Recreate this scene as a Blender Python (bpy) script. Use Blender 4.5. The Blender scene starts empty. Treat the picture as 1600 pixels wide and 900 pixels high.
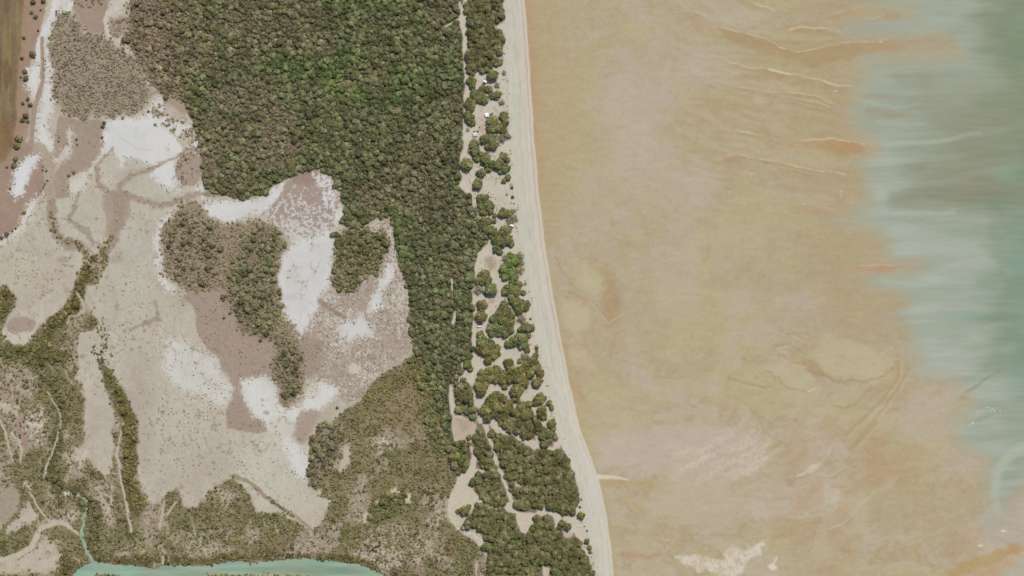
import bpy, bmesh, math, random
import numpy as np

# ------------------------------------------------------------------ camera, sky, sun, exposure
sc = bpy.context.scene
COL = sc.collection
S = 0.8                                   # metres for one pixel of the 1600 x 900 survey frame
CAM_H = 2600.0
cam_d = bpy.data.cameras.new('camera'); cam = bpy.data.objects.new('camera', cam_d); COL.objects.link(cam)
cam.location = (0, 0, CAM_H); cam.rotation_euler = (0, 0, 0)
cam_d.sensor_width = 36.0; cam_d.lens = 36.0 * CAM_H / (1600 * S)
cam_d.clip_start = 10; cam_d.clip_end = 60000
sc.camera = cam
SUN_EL, SUN_AZ = math.radians(57), math.radians(24)      # azimuth east of north (north = +y)
w = bpy.data.worlds.new('World'); sc.world = w; w.use_nodes = True
nt = w.node_tree; bg = nt.nodes['Background']
sky = nt.nodes.new('ShaderNodeTexSky'); sky.sky_type = 'NISHITA'; sky.sun_disc = False
sky.sun_elevation = SUN_EL; sky.sun_rotation = SUN_AZ; sky.air_density = 0.8; sky.dust_density = 3.0; sky.ozone_density = 0.6
nt.links.new(sky.outputs[0], bg.inputs[0]); bg.inputs[1].default_value = 0.10
sd = bpy.data.lights.new('sun', 'SUN'); sun = bpy.data.objects.new('sun', sd); COL.objects.link(sun)
sd.energy = 3.6; sd.angle = math.radians(0.55); sd.color = (1.0, 0.955, 0.89)
sun.rotation_euler = (-(math.pi / 2 - SUN_EL), 0, -SUN_AZ)
sun.location = (0, 0, 500)
vs_ = sc.view_settings
vs_.view_transform = 'Standard'; vs_.look = 'None'; vs_.exposure = 0.75; vs_.gamma = 1.0
vs_.use_curve_mapping = False
# light that a level white surface returns under this sun, sky and exposure, for each channel
K = np.array([2.377, 2.33, 2.37])

rng = np.random.RandomState(7); random.seed(7)
def lin(c):
    c = np.asarray(c, dtype=np.float64) / 255.0
    return np.where(c <= 0.04045, c / 12.92, ((c + 0.055) / 1.055) ** 2.4)
def X(u): return (u - 800.0) * S
def Y(v): return (450.0 - v) * S

# ------------------------------------------------------------------ survey grid
def axis(parts):
    out = []
    for a, b, st in parts: out.append(np.arange(a, b, st))
    return np.concatenate(out)
us = np.concatenate([[-24000, -9000, -3500, -1400, -600, -300, -190], axis([(-130, -12, 4), (-12, 966, 1.25), (966, 1612, 2.4), (1612, 1730, 4)]), [1800, 1950, 2300, 3200, 6000, 12000, 25000]]).astype(np.float32)
vs = np.concatenate([[-24000, -9000, -3500, -1400, -600, -300, -190], axis([(-130, -12, 4), (-12, 912, 1.25), (912, 1030, 4)]), [1100, 1250, 1600, 2500, 5000, 11000, 25000]]).astype(np.float32)
NU, NV = len(us), len(vs)
uc = np.clip(us, -130, 1730); vc = np.clip(vs, -130, 1030)
U, V = np.meshgrid(uc, vc)

_tab = {}
def vn(x, y, seed):
    if seed not in _tab: _tab[seed] = np.random.RandomState(seed).rand(256, 256).astype(np.float32)
    T = _tab[seed]
    xf = np.floor(x); yf = np.floor(y); fx = x - xf; fy = y - yf
    xi = xf.astype(np.int32) & 255; yi = yf.astype(np.int32) & 255
    x1 = (xi + 1) & 255; y1 = (yi + 1) & 255
    fx = fx * fx * (3 - 2 * fx); fy = fy * fy * (3 - 2 * fy)
    a = T[yi, xi] * (1 - fx) + T[yi, x1] * fx
    b = T[y1, xi] * (1 - fx) + T[y1, x1] * fx
    return a * (1 - fy) + b * fy
def fbm(x, y, seed, octv=3, gain=0.5):
    t = 0; a = 1.0; n = 0.0
    for o in range(octv):
        t = t + a * vn(x * (2 ** o) + 17.3 * o, y * (2 ** o) + 9.1 * o, seed + o); n += a; a *= gain
    return t / n                                      # 0..1
def sstep(a, b, x):
    t = np.clip((x - a) / (b - a), 0, 1); return t * t * (3 - 2 * t)

WX = fbm(U / 26, V / 26, 11, 3) - 0.5; WY = fbm(U / 26, V / 26, 21, 3) - 0.5     # broad wander of every edge
wx = fbm(U / 6, V / 6, 31, 2) - 0.5;  wy = fbm(U / 6, V / 6, 41, 2) - 0.5        # fine raggedness
SPK = vn(U / 1.9, V / 1.9, 51) * 0.6 + vn(U / 3.7, V / 3.7, 52) * 0.4            # speckle, 2-4 px
SPF = vn(U / 1.45, V / 1.45, 56) * .65 + vn(U / 2.7, V / 2.7, 57) * .35               # the finest grain of the crust
BLOT = fbm(U / 9, V / 9, 61, 3)
N40 = fbm(U / 42, V / 42, 71, 4); N90 = fbm(U / 95, V / 95, 81, 3); N14 = fbm(U / 14, V / 14, 91, 3)

C = np.zeros((NV, NU, 3), np.float32)                  # colour seen under the daylight above
Z = np.zeros((NV, NU), np.float32)
CLS = np.zeros((NV, NU), np.int16)                     # which piece of the setting
VEG = {k: np.zeros((NV, NU), np.float32) for k in 'FSMWD'}   # forest, scrub, mangrove, coastal wood, dots
TINT = np.zeros((NV, NU, 3), np.float32)

def box(u0, v0, u1, v1, pad=30):
    i0 = max(0, np.searchsorted(us, u0 - pad) - 1) if u0 > -100 else 0
    i1 = min(NU, np.searchsorted(us, u1 + pad) + 1) if u1 < 1700 else NU
    j0 = max(0, np.searchsorted(vs, v0 - pad) - 1) if v0 > -100 else 0
    j1 = min(NV, np.searchsorted(vs, v1 + pad) + 1) if v1 < 1000 else NV
    return (slice(j0, j1), slice(i0, i1))
def sdf(pts, warp=4.0, fine=2.0, pad=30):
    p = np.array(pts, np.float32)
    s = box(p[:, 0].min(), p[:, 1].min(), p[:, 0].max(), p[:, 1].max(), pad)
    x = U[s] + WX[s] * 2 * warp + wx[s] * 2 * fine; y = V[s] + WY[s] * 2 * warp + wy[s] * 2 * fine
    d = np.full(x.shape, 1e9, np.float32); ins = np.zeros(x.shape, bool)
    n = len(p)
    for i in range(n):
        ax, ay = p[i]; bx, by = p[(i + 1) % n]
        ex, ey = bx - ax, by - ay; L = ex * ex + ey * ey + 1e-9
        t = np.clip(((x - ax) * ex + (y - ay) * ey) / L, 0, 1)
        d = np.minimum(d, (x - ax - t * ex) ** 2 + (y - ay - t * ey) ** 2)
        if ay != by:
            ins ^= ((ay > y) != (by > y)) & (x < (bx - ax) * (y - ay) / (by - ay) + ax)
    d = np.sqrt(d)
    return s, np.where(ins, d, -d)
def poly(pts, soft=1.5, warp=4.0, fine=2.0, pad=30, grain=3.5):
    s, d = sdf(pts, warp, fine, pad); return s, sstep(-soft, soft, d + (SPF[s] - .5) * grain * (U[s] < 800))
def line(pts, w0, w1=None, soft=1.0, warp=3.0, fine=1.2, pad=20):
    w1 = w0 if w1 is None else w1
    p = np.array(pts, np.float32); s = box(p[:, 0].min(), p[:, 1].min(), p[:, 0].max(), p[:, 1].max(), pad + max(w0, w1))
    x = U[s] + WX[s] * 2 * warp + wx[s] * 2 * fine; y = V[s] + WY[s] * 2 * warp + wy[s] * 2 * fine
    m = np.zeros(x.shape, np.float32); n = len(p) - 1
    seg = np.sqrt(((p[1:] - p[:-1]) ** 2).sum(1)); cum = np.concatenate([[0], np.cumsum(seg)]) / seg.sum()
    for i in range(n):
        ax, ay = p[i]; bx, by = p[i + 1]; ex, ey = bx - ax, by - ay; L = ex * ex + ey * ey + 1e-9
        t = np.clip(((x - ax) * ex + (y - ay) * ey) / L, 0, 1)
        d = np.sqrt((x - ax - t * ex) ** 2 + (y - ay - t * ey) ** 2)
        ww = (w0 + (w1 - w0) * (cum[i] + t * (cum[i + 1] - cum[i]))) / 2
        m = np.maximum(m, sstep(-soft, soft, ww - d))
    return s, m
def oval(u, v, ru, rv, soft=2.0, warp=3.0, fine=1.5):
    s = box(u - ru, v - rv, u + ru, v + rv)
    x = U[s] + WX[s] * 2 * warp + wx[s] * 2 * fine; y = V[s] + WY[s] * 2 * warp + wy[s] * 2 * fine
    q = np.sqrt(((x - u) / ru) ** 2 + ((y - v) / rv) ** 2)
    return s, sstep(-soft, soft, (1 - q) * min(ru, rv))
def paint(sm, col, op=1.0, cls=None):
    s, m = sm; a = (m * op)[..., None]
    C[s] = C[s] * (1 - a) + np.array(col, np.float32) * a
    if cls is not None: CLS[s][m > 0.5] = cls
def grow(kind, sm, val, tint=None, ground=None, gop=0.85, clear=True):
    s, m = sm
    if clear:
        for k in VEG: VEG[k][s] *= (1 - m)
    VEG[kind][s] = np.maximum(VEG[kind][s], m * val)
    if tint is not None: TINT[s] = TINT[s] * (1 - m[..., None]) + np.array(tint, np.float32) * m[..., None]
    if ground is not None: paint(sm, ground, gop)
def bare(sm, amt=1.0):
    s, m = sm
    for k in VEG: VEG[k][s] *= (1 - m * amt)
def mul(sm, f): s, m = sm; return s, m * f[s]
def lift(sm, h): s, m = sm; Z[s] += m * h

GROUND, BEACH, FLATS, TRACK, FIELD, CREEKBED = 0, 1, 2, 3, 4, 5
PANS = []                                              # (class, label)
def pan(label, pts, col, soft=1.3, warp=3.5, fine=3.2, op=1.0, rag=None):
    k = 20 + len(PANS); PANS.append((k, label))
    sm = poly(pts, soft * 1.3, warp, fine, grain=9)
    if rag is not None: sm = mul(sm, rag)
    paint(sm, col, op, k); bare(sm)
    s, d = sdf(pts, warp, fine)                        # the crust breaks up and tufts gather along its margin
    edge = np.exp(-((d - .5) / 3.2) ** 2) * sstep(.35, .6, BLOT[s])
    VEG['D'][s] = np.maximum(VEG['D'][s], .55 * edge)
    inner = np.exp(-((d - 3.5) / 3.0) ** 2) * (d > 0) * sstep(.55, .7, SPF[s])
    a = (inner * .55)[..., None]; C[s] = C[s] * (1 - a) + np.array((172, 156, 142)) * a
    outer = np.exp(-((d + 2.5) / 2.5) ** 2) * (d < 0) * sstep(.5, .66, SPF[s])
    a = (outer * .6)[..., None]; C[s] = C[s] * (1 - a) + np.array(col) * a
    return sm
# ------------------------------------------------------------------ the land, from the inland salt flats to the dunes
FLAT = (195, 186, 170); FLATG = (190, 187, 172); PALE = (203, 199, 184)
SALT = (224, 222, 218); SALTG = (213, 211, 206); MUD = (168, 150, 134); MUDR = (165, 139, 123); SANDC = (206, 195, 176)
C[:] = FLAT; Z[:] = 1.2
C += ((N40 - 0.5) * 22)[..., None] + ((N14 - 0.5) * 10)[..., None]
g = sstep(0.5, 0.72, fbm(U / 70, V / 55, 101, 3))[..., None]
C[:] = C * (1 - 0.5 * g) + np.array(FLATG) * 0.5 * g
g = sstep(0.52, 0.75, fbm(U / 45, V / 60, 111, 4))[..., None]
C[:] = C * (1 - 0.35 * g) + np.array((178, 161, 145)) * 0.35 * g
TINT[:] = (116, 112, 78)
VEG['D'][:] = 0.10 * sstep(0.45, 0.7, N40)

# flats: paler and browner places
paint(oval(205, 400, 32, 75, 22), (190, 188, 174), 0.7)
paint(oval(240, 300, 28, 22, 8), FLATG, 0.8)
paint(oval(210, 254, 16, 9, 1.5), (188, 185, 170), 0.9)
paint(oval(235, 485, 60, 30, 18), (190, 184, 168), 0.5)
paint(oval(430, 720, 60, 55, 20), (200, 197, 182), 0.8)
paint(oval(330, 690, 60, 40, 25), (193, 184, 168), 0.6)
paint(oval(215, 600, 22, 70, 18), (180, 166, 150), 0.5)
paint(oval(225, 690, 14, 40, 12), (179, 165, 149), 0.5)
paint(oval(440, 790, 70, 25, 12), (200, 192, 175), 0.7)
paint(oval(30, 430, 40, 30, 12), (194, 185, 167), 0.6)
paint(oval(75, 445, 40, 45, 12), (192, 180, 164), 0.5)
grow('D', oval(95, 420, 80, 45, 14), 0.22, clear=False); grow('D', oval(310, 740, 90, 60, 15), 0.22, clear=False)
grow('D', oval(300, 655, 70, 35, 15), 0.30, clear=False); grow('D', oval(215, 480, 50, 60, 15), 0.14, clear=False)

# paddock at the left edge, mud margins
fm = poly([(-400, -400), (36, -400), (36, 0), (33, 60), (27, 120), (25, 190), (19, 228), (8, 250), (-20, 268), (-400, 270)], 3, 3, 1)
mg = poly([(-400, -400), (75, -400), (74, 0), (66, 40), (54, 75), (44, 110), (47, 150), (46, 190), (40, 225), (28, 240), (-20, 280), (-400, 290)], 2, 3, 2)
paint(mg, (166, 141, 122)); bare(mg)
paint(poly([(26, -60), (44, -60), (42, 30), (38, 90), (34, 150), (40, 195), (26, 230), (0, 268), (-40, 270), (20, 200), (24, 100)], 4), (164, 134, 108), 0.7)
paint(fm, (128, 111, 80), 1, FIELD); bare(fm)
s = fm[0]; stre = fbm(U / 7, V / 90, 121, 3)[s]; st2 = fbm(U / 12, V / 40, 131, 3)[s]
a = (fm[1] * sstep(0.42, 0.62, stre) * 0.85)[..., None]; C[s] = C[s] * (1 - a) + np.array((143, 126, 84)) * a
a = (fm[1] * sstep(0.46, 0.66, st2) * 0.75)[..., None]; C[s] = C[s] * (1 - a) + np.array((116, 90, 68)) * a
paint(poly([(-20, 195), (20, 185), (22, 215), (8, 240), (-20, 258)], 4), (134, 104, 72), 0.6)

# brown flats between the channels
paint(poly([(62, 238), (70, 262), (72, 290), (56, 312), (44, 332), (28, 356), (12, 370), (-60, 385), (-60, 262), (8, 255), (22, 232), (40, 222)], 1.5), (163, 140, 125))
paint(mul(poly([(62, 262), (70, 290), (40, 335), (12, 368), (-60, 380), (-60, 330), (20, 310), (45, 290)], 6), sstep(0.4, 0.65, N14)), MUDR, 0.7)
bare(poly([(62, 238), (72, 290), (12, 370), (-60, 385), (-60, 262), (22, 232)], 2))
b1 = poly([(84, 228), (92, 180), (112, 186), (130, 190), (148, 186), (160, 188), (161, 215), (160, 236), (148, 252), (137, 266), (128, 272), (116, 271), (108, 281), (110, 308), (86, 310), (85, 275), (92, 256), (82, 240)], 1.2, 2, 1)
paint(b1, (168, 150, 134)); bare(b1); paint(mul(b1, sstep(.5, .7, N14)), (162, 148, 128), .6)
b2 = poly([(262, 448), (282, 464), (320, 450), (348, 452), (360, 480), (372, 515), (400, 522), (425, 528), (438, 600), (415, 588), (392, 590), (378, 598), (381, 614), (386, 638), (400, 652), (416, 664), (418, 676), (398, 676), (356, 668), (353, 640), (363, 601), (349, 580), (338, 556), (322, 541), (310, 520), (306, 492), (300, 475), (283, 464)], 1.3, 2.5, 2)
paint(b2, (167, 149, 133)); bare(b2)
paint(mul(b2, sstep(0.5, 0.7, N14)), (172, 152, 136), 0.5)
grow('D', b2, 0.22, clear=False)
VEG['D'][b1[0]] = np.maximum(VEG['D'][b1[0]], 0.05 * b1[1])
paint(poly([(112, -60), (168, -60), (168, 12), (166, 50), (140, 53), (122, 30), (112, 10)], 3), (166, 146, 130))

# salt channels and pans
CH = [(96, -60), (96, 0), (88, 22), (76, 42), (66, 62), (66, 90)]
paint(line(CH, 26, 13, 2, 2, 2), (212, 206, 198)); paint(line([(92, -40), (84, 20), (70, 52), (61, 68), (60, 92)], 11, 8, 2, 2, 3), SALT)
paint(line([(112, 2), (108, 14), (95, 22), (88, 32)], 9, 3, 1.5, 2, 3), SALT)
pan('white salt pan beside the paddock, west of the narrow mud channel', [(43, 106), (54, 99), (63, 96), (63, 124), (58, 146), (54, 153), (47, 143), (39, 134), (45, 120)], SALT)
pan('long white salt strip along the left side of the upper scrub', [(72, 74), (80, 80), (83, 110), (82, 138), (84, 152), (94, 154), (84, 164), (80, 176), (76, 190), (75, 205), (82, 222), (83, 236), (70, 232), (57, 230), (56, 205), (57, 186), (62, 165), (67, 145), (71, 115)], SALT)
paint(line([(66, 60), (67, 95), (66, 130), (60, 150), (53, 170), (50, 200), (48, 225), (58, 240)], 6, 9, 1.5), (167, 147, 131))
paint(line([(62, 232), (74, 250), (80, 275), (78, 305), (79, 330)], 20, 15, 3, 3, 3), (176, 160, 140), 0.9)
paint(line([(190, -40), (192, 0), (184, 12), (170, 20), (164, 34), (170, 53), (184, 64), (198, 80), (213, 95), (222, 114), (228, 128), (244, 139), (258, 146)], 11, 3, 1.5, 2, 2), (207, 199, 187), 0.95)
paint(line([(204, -40), (206, 8), (203, 24), (188, 22), (178, 26)], 6, 4, 1.5, 2, 3), (214, 208, 200))
paint(oval(192, 34, 16, 12, 5), (172, 152, 136), 0.8)
rag = 1 - sstep(0.50, 0.58, BLOT) * np.clip(sstep(246, 268, U) * sstep(158, 172, V + 0.3 * (U - 250)) + sstep(222, 232, U) * sstep(190, 178, V), 0, 1) * (V < 236)
pan('large white salt pan below the upper scrub patch', [(166, 188), (182, 183), (200, 180), (214, 187), (224, 182), (236, 166), (246, 150), (256, 158), (257, 176), (268, 186), (284, 190), (300, 201), (306, 218), (317, 224), (314, 236), (288, 240), (276, 258), (274, 276), (281, 297), (262, 300), (246, 286), (236, 270), (240, 258), (222, 252), (212, 246), (197, 250), (190, 262), (183, 248), (176, 236), (164, 246), (157, 240), (162, 216)], SALT, rag=rag)
paint(poly([(170, 205), (200, 195), (230, 210), (235, 240), (210, 245), (186, 240), (170, 225)], 6), (216, 216, 213), 0.8)
paint(oval(210, 256, 17, 9, 1.3, 1, .6), (192, 189, 175), 1)
sp1 = poly([(282, 242), (300, 237), (313, 246), (318, 276), (302, 292), (285, 290), (276, 275), (275, 258)], 2, 3, 3); paint(sp1, (170, 152, 136)); bare(sp1); grow('S', mul(sp1, sstep(.4, .55, BLOT)), .6, (122, 110, 90), clear=False)
grow('S', mul(poly([(226, 178), (246, 152), (258, 165), (262, 184), (300, 196), (312, 216), (300, 224), (272, 206), (258, 200), (235, 196)], 4), sstep(.48, .56, BLOT)), .75, (124, 112, 92), clear=False)
pan('pale salt tongue curving down beside the brown mudflat', [(158, 240), (172, 230), (164, 248), (146, 270), (136, 286), (124, 302), (112, 308), (108, 290), (112, 281), (126, 273), (140, 265), (150, 252)], (212, 206, 194), soft=2.5)
pan('thin white salt strip between two brown mudflats', [(110, 199), (117, 204), (113, 230), (110, 243), (99, 250), (90, 256), (87, 250), (97, 236), (105, 222)], (209, 198, 186), fine=4)
pan('bright white lens-shaped salt pan near the left edge', [(46, 243), (62, 240), (55, 256), (47, 278), (36, 304), (27, 310), (17, 299), (21, 272), (32, 254)], (229, 228, 228))
pan('narrow white salt margin at the left edge below the red mud', [(-60, 382), (0, 376), (17, 366), (30, 351), (34, 338), (47, 316), (57, 304), (55, 326), (46, 346), (35, 360), (20, 372), (0, 382), (-60, 392)], (221, 217, 209), soft=2)
pan('small cream salt patch in a gap under the forest', [(306, 290), (320, 283), (330, 287), (338, 300), (330, 308), (316, 311), (305, 304)], (221, 216, 205))
pan('white salt arm reaching from the mottled pan to the scrub island', [(318, 320), (345, 313), (400, 311), (420, 300), (440, 287), (454, 285), (448, 296), (435, 311), (421, 328), (410, 336), (395, 332), (380, 341), (355, 351), (344, 345), (330, 340), (321, 330)], SALT)
pan('thin white salt rim along the left of the scrub island', [(275, 329), (262, 346), (254, 358), (252, 395), (255, 432), (268, 445), (275, 456), (264, 456), (250, 440), (243, 410), (241, 370), (249, 350), (264, 335)], SALT, warp=1.5)
# mottled pan: white crust broken by pinkish mud
dm = poly([(446, 288), (470, 272), (495, 266), (514, 274), (527, 290), (532, 308), (526, 330), (522, 350), (519, 378), (490, 380), (462, 384), (448, 372), (436, 358), (424, 345), (408, 335), (424, 326), (436, 306)], 2)
paint(dm, (168, 150, 139)); bare(dm)
paint(mul(dm, sstep(0.50, 0.60, vn(U / 2.0, V / 2.0, 53) * .6 + vn(U / 4.2, V / 4.2, 54) * .4 + (V - 330) / 260)), SALTG, 0.85)
paint(oval(478, 276, 24, 12, 5), (158, 132, 122), 0.75)
rim = poly([(482, 268), (505, 270), (521, 285), (529, 310), (522, 322), (508, 322), (500, 308), (506, 296), (492, 282)], 2)
paint(mul(rim, sstep(0.4, 0.55, SPK)), SALT, 0.95)
pan('small white salt patch at the right of the mottled pan', [(524, 332), (533, 319), (539, 330), (535, 346), (525, 351), (522, 342)], SALT)
pan('big oval greyish white salt pan below the mottled crust', [(468, 374), (490, 370), (518, 358), (522, 372), (518, 400), (526, 425), (518, 440), (510, 455), (500, 464), (505, 479), (490, 496), (475, 520), (467, 530), (460, 515), (452, 495), (441, 480), (436, 460), (432, 430), (440, 404), (452, 388)], (221, 219, 215))
paint(poly([(470, 385), (508, 372), (510, 400), (512, 425), (500, 445), (488, 475), (468, 500), (455, 480), (446, 455), (444, 425), (452, 400)], 6), (212, 211, 208), 0.9)
# speckled crust right of it
d2 = poly([(590, 345), (612, 340), (618, 380), (634, 420), (640, 450), (642, 500), (650, 545), (630, 556), (600, 577), (580, 596), (570, 616), (545, 632), (520, 618), (500, 596), (480, 592), (466, 545), (470, 522), (490, 498), (502, 478), (515, 454), (540, 458), (570, 448), (590, 424), (604, 402), (598, 372), (560, 356)], 3)
paint(d2, (176, 161, 147)); bare(d2)
paint(mul(d2, sstep(0.50, 0.68, SPF + (N40 - 0.5) * 0.9)), (214, 207, 196), 0.9)
paint(mul(d2, sstep(0.60, 0.74, vn(U / 1.5, V / 1.5, 55))), (148, 130, 115), 0.75)
grow('D', d2, 0.28, clear=False)
paint(poly([(470, 525), (505, 535), (500, 580), (478, 590), (466, 560)], 6), (163, 143, 127), 0.85)
paint(line([(500, 470), (520, 486), (538, 496), (558, 508)], 7, 5, 2), (150, 128, 112), 0.8)
pan('ragged white salt patch in the speckled crust, lower of two', [(524, 516), (544, 501), (554, 506), (560, 490), (554, 487), (570, 490), (576, 506), (587, 515), (585, 530), (570, 530), (560, 533), (535, 533)], SALTG, fine=3)
pan('slanting white salt sliver below the forest', [(608, 412), (619, 418), (612, 440), (601, 455), (594, 472), (600, 476), (590, 482), (574, 490), (580, 470), (590, 450), (598, 430)], SALT)
paint(oval(553, 577, 10, 8, 4), (212, 208, 182), 0.9)
pan('white salt pan peppered with dark specks on the open flat', [(259, 532), (281, 529), (301, 541), (322, 554), (337, 556), (347, 580), (363, 601), (356, 625), (350, 638), (322, 623), (288, 611), (265, 596), (254, 575), (256, 550)], (213, 210, 201), soft=4, fine=4)
grow('D', poly([(259, 532), (301, 541), (347, 580), (356, 625), (288, 611), (254, 575)], 4), 0.30, clear=False)
pan('bright white salt pan wrapping the lower tip of the scrub island', [(377, 595), (400, 590), (416, 588), (430, 607), (437, 626), (455, 638), (470, 634), (479, 610), (486, 602), (490, 620), (500, 594), (515, 600), (531, 613), (520, 626), (500, 640), (476, 650), (465, 665), (457, 690), (468, 700), (486, 712), (488, 735), (475, 752), (462, 738), (448, 706), (432, 676), (420, 665), (400, 654), (386, 636), (378, 615)], (223, 221, 213), soft=2)
paint(oval(440, 668, 22, 20, 10), (204, 201, 186), 0.9)
paint(poly([(470, 640), (500, 640), (490, 665), (478, 690), (468, 695), (458, 680)], 4), (172, 152, 138), 0.9)

# braided mud channels over the flats
BR = (172, 154, 139)
for pts, a0, a1 in [([(176, 236), (160, 250), (153, 264), (156, 284), (172, 298), (190, 310)], 5, 8), ([(300, 232), (262, 250), (235, 264), (206, 274), (190, 290), (184, 306)], 5, 9),
                    ([(190, 306), (220, 313), (252, 321), (280, 312), (310, 304), (346, 306)], 11, 7), ([(188, 306), (186, 330), (182, 350), (176, 374), (160, 396), (150, 420)], 22, 14),
                    ([(126, 300), (116, 325), (108, 342), (118, 350), (140, 362), (145, 380)], 6, 10), ([(80, 320), (82, 345), (88, 366), (102, 380), (126, 384), (136, 402)], 16, 12)]:
    paint(mul(line(pts, a0, a1, 2.5, 4, 4), 0.75 + 0.6 * (SPK - 0.3)), (165, 147, 131), 1.0)
    grow('D', line(pts, a0, a1, 3), 0.25, clear=False)
paint(poly([(163, 304), (190, 298), (206, 310), (204, 336), (188, 362), (176, 374), (163, 368), (167, 345), (161, 322)], 4), (166, 148, 132), 0.8)
paint(oval(34, 507, 23, 12, 2), (170, 150, 137), 0.95); paint(poly([(5, 515), (20, 520), (50, 518), (62, 490), (66, 470), (70, 500), (48, 536), (20, 538), (6, 528)], 3), (201, 196, 178), 0.8)
paint(oval(98, 405, 9, 5, 2), (170, 154, 142), 0.7); paint(oval(182, 405, 10, 7, 3), (172, 157, 145), 0.7); paint(oval(245, 498, 8, 4, 2), (158, 138, 125), 0.9); paint(oval(228, 504, 7, 4, 2), (160, 141, 128), 0.9); paint(line([(203, 514), (228, 505), (245, 495), (244, 470)], 5, 3, 2), (166, 148, 134), 0.8)
for i in range(420):                                            # round stains and saltbush rings on the flats
    u, v = rng.uniform(0, 270), rng.uniform(340, 560)
    if rng.rand() < 0.35: u, v = rng.uniform(220, 480), rng.uniform(620, 780)
    r = rng.uniform(1.0, 2.6) if rng.rand() < .93 else rng.uniform(2.5, 4.5)
    paint(oval(u, v, r, r * rng.uniform(.7, 1.1), 1.2, 1, 1), (150 + rng.uniform(-12, 8), 136 + rng.uniform(-10, 6), 118), rng.uniform(.3, .75))

# ------------------------------------------------------------------ vegetation zones
# upper scrub on brown ground
grow('S', poly([(90, 20), (116, 24), (134, 50), (164, 56), (195, 80), (214, 98), (226, 130), (238, 150), (222, 168), (200, 178), (166, 184), (150, 180), (130, 186), (108, 182), (95, 168), (85, 155), (83, 120), (80, 76), (84, 48)], 7, 6, 6), 0.95, (124, 114, 92), (158, 142, 124))
grow('S', poly([(112, -60), (166, -60), (166, 8), (128, 14), (112, 2)], 3), 0.6, (116, 110, 82))
grow('S', poly([(170, 26), (206, 28), (206, 48), (180, 60), (172, 46)], 3), 0.5, (118, 112, 86), (166, 148, 132))
# forest
FOR = [(206, -400), (206, 20), (205, 45), (196, 62), (206, 80), (222, 106), (234, 130), (256, 148), (286, 160), (302, 190), (312, 212), (314, 244), (318, 282), (336, 302), (380, 311), (408, 304), (438, 286), (470, 270), (498, 264), (518, 276), (532, 302), (541, 330), (532, 350), (560, 356), (592, 338), (612, 340), (618, 380), (630, 430), (640, 470), (642, 520), (652, 552), (668, 590), (684, 640), (696, 690), (704, 724), (716, 742), (732, 738), (738, 716), (734, 694), (712, 690), (706, 665), (705, 640), (703, 610), (722, 585), (740, 560), (741, 510), (738, 480), (740, 460), (744, 440), (742, 418), (746, 400), (754, 390), (766, 378), (769, 352), (746, 342), (740, 318), (736, 305), (718, 292), (726, 270), (718, 255), (726, 230), (728, 200), (726, 150), (726, 100), (724, 60), (716, 30), (722, 0), (722, -400)]
fz = poly(FOR, 2.5, 3, 2)
grow('F', fz, 1.0, (102, 105, 71), (82, 79, 57), 0.95)
s, m = fz
tm = TINT[s].copy()
brown = sstep(0.50, 0.66, fbm(U / 60, V / 60, 141, 4))[s] * 0.35
west = np.clip(sstep(330, 215, U) * 0.9 + sstep(430, 280, U - 0.2 * V) * 0.35, 0, 1)[s]
for (a, b, ru, rv) in [(430, 190, 45, 30), (415, 235, 70, 35), (380, 150, 60, 40), (370, 30, 40, 35), (505, 70, 22, 16), (590, 310, 40, 25), (475, 20, 35, 15), (280, 90, 60, 70), (330, 230, 30, 60)]:
    brown = np.maximum(brown, 0.7 * sstep(1.15, 0.5, np.sqrt(((U[s] - a) / ru) ** 2 + ((V[s] - b) / rv) ** 2) + (N14[s] - .5) * .8))
k = np.clip(np.maximum(brown, west), 0, 1)[..., None]
lush = (sstep(0.52, 0.70, fbm(U / 50, V / 50, 151, 4))[s] * 0.8)[..., None]
grey = (sstep(600, 700, U)[s] * 0.6)[..., None]
tm = tm * (1 - lush) + np.array((98, 112, 64)) * lush
tm = tm * (1 - grey) + np.array((103, 104, 73)) * grey
tm = tm * (1 - k) + np.array((128, 115, 91)) * k
TINT[s] = TINT[s] * (1 - m[..., None]) + tm * m[..., None]
VEG['S'][s] = np.maximum(VEG['S'][s], .9 * k[..., 0] * m); VEG['F'][s] *= 1 - 0.62 * k[..., 0] * m
paint((s, m * k[..., 0]), (134, 118, 96), 0.85)
sf, df_ = sdf(FOR, 3, 2); fr_ = np.exp(-((df_ + 2) / 9) ** 2) * (U[sf] < 345) * sstep(.42, .58, BLOT[sf]); VEG['S'][sf] = np.maximum(VEG['S'][sf], .6 * fr_); C[sf] = C[sf] * (1 - .5 * fr_[..., None]) + np.array((160, 143, 124)) * .5 * fr_[..., None]
bare(oval(515, 36, 4, 12, 2, 1, 1)); bare(oval(476, 112, 4, 7, 2, 1, 1))
paint(line([(288, 170), (262, 152), (278, 142)], 14, 8, 4), (168, 148, 131), 0.9); bare(line([(292, 176), (262, 152)], 12, 8, 4), 0.8)
paint(poly([(430, 190), (452, 200), (500, 240), (440, 262), (412, 268), (400, 240)], 10), (146, 126, 108), 0.5)
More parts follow.
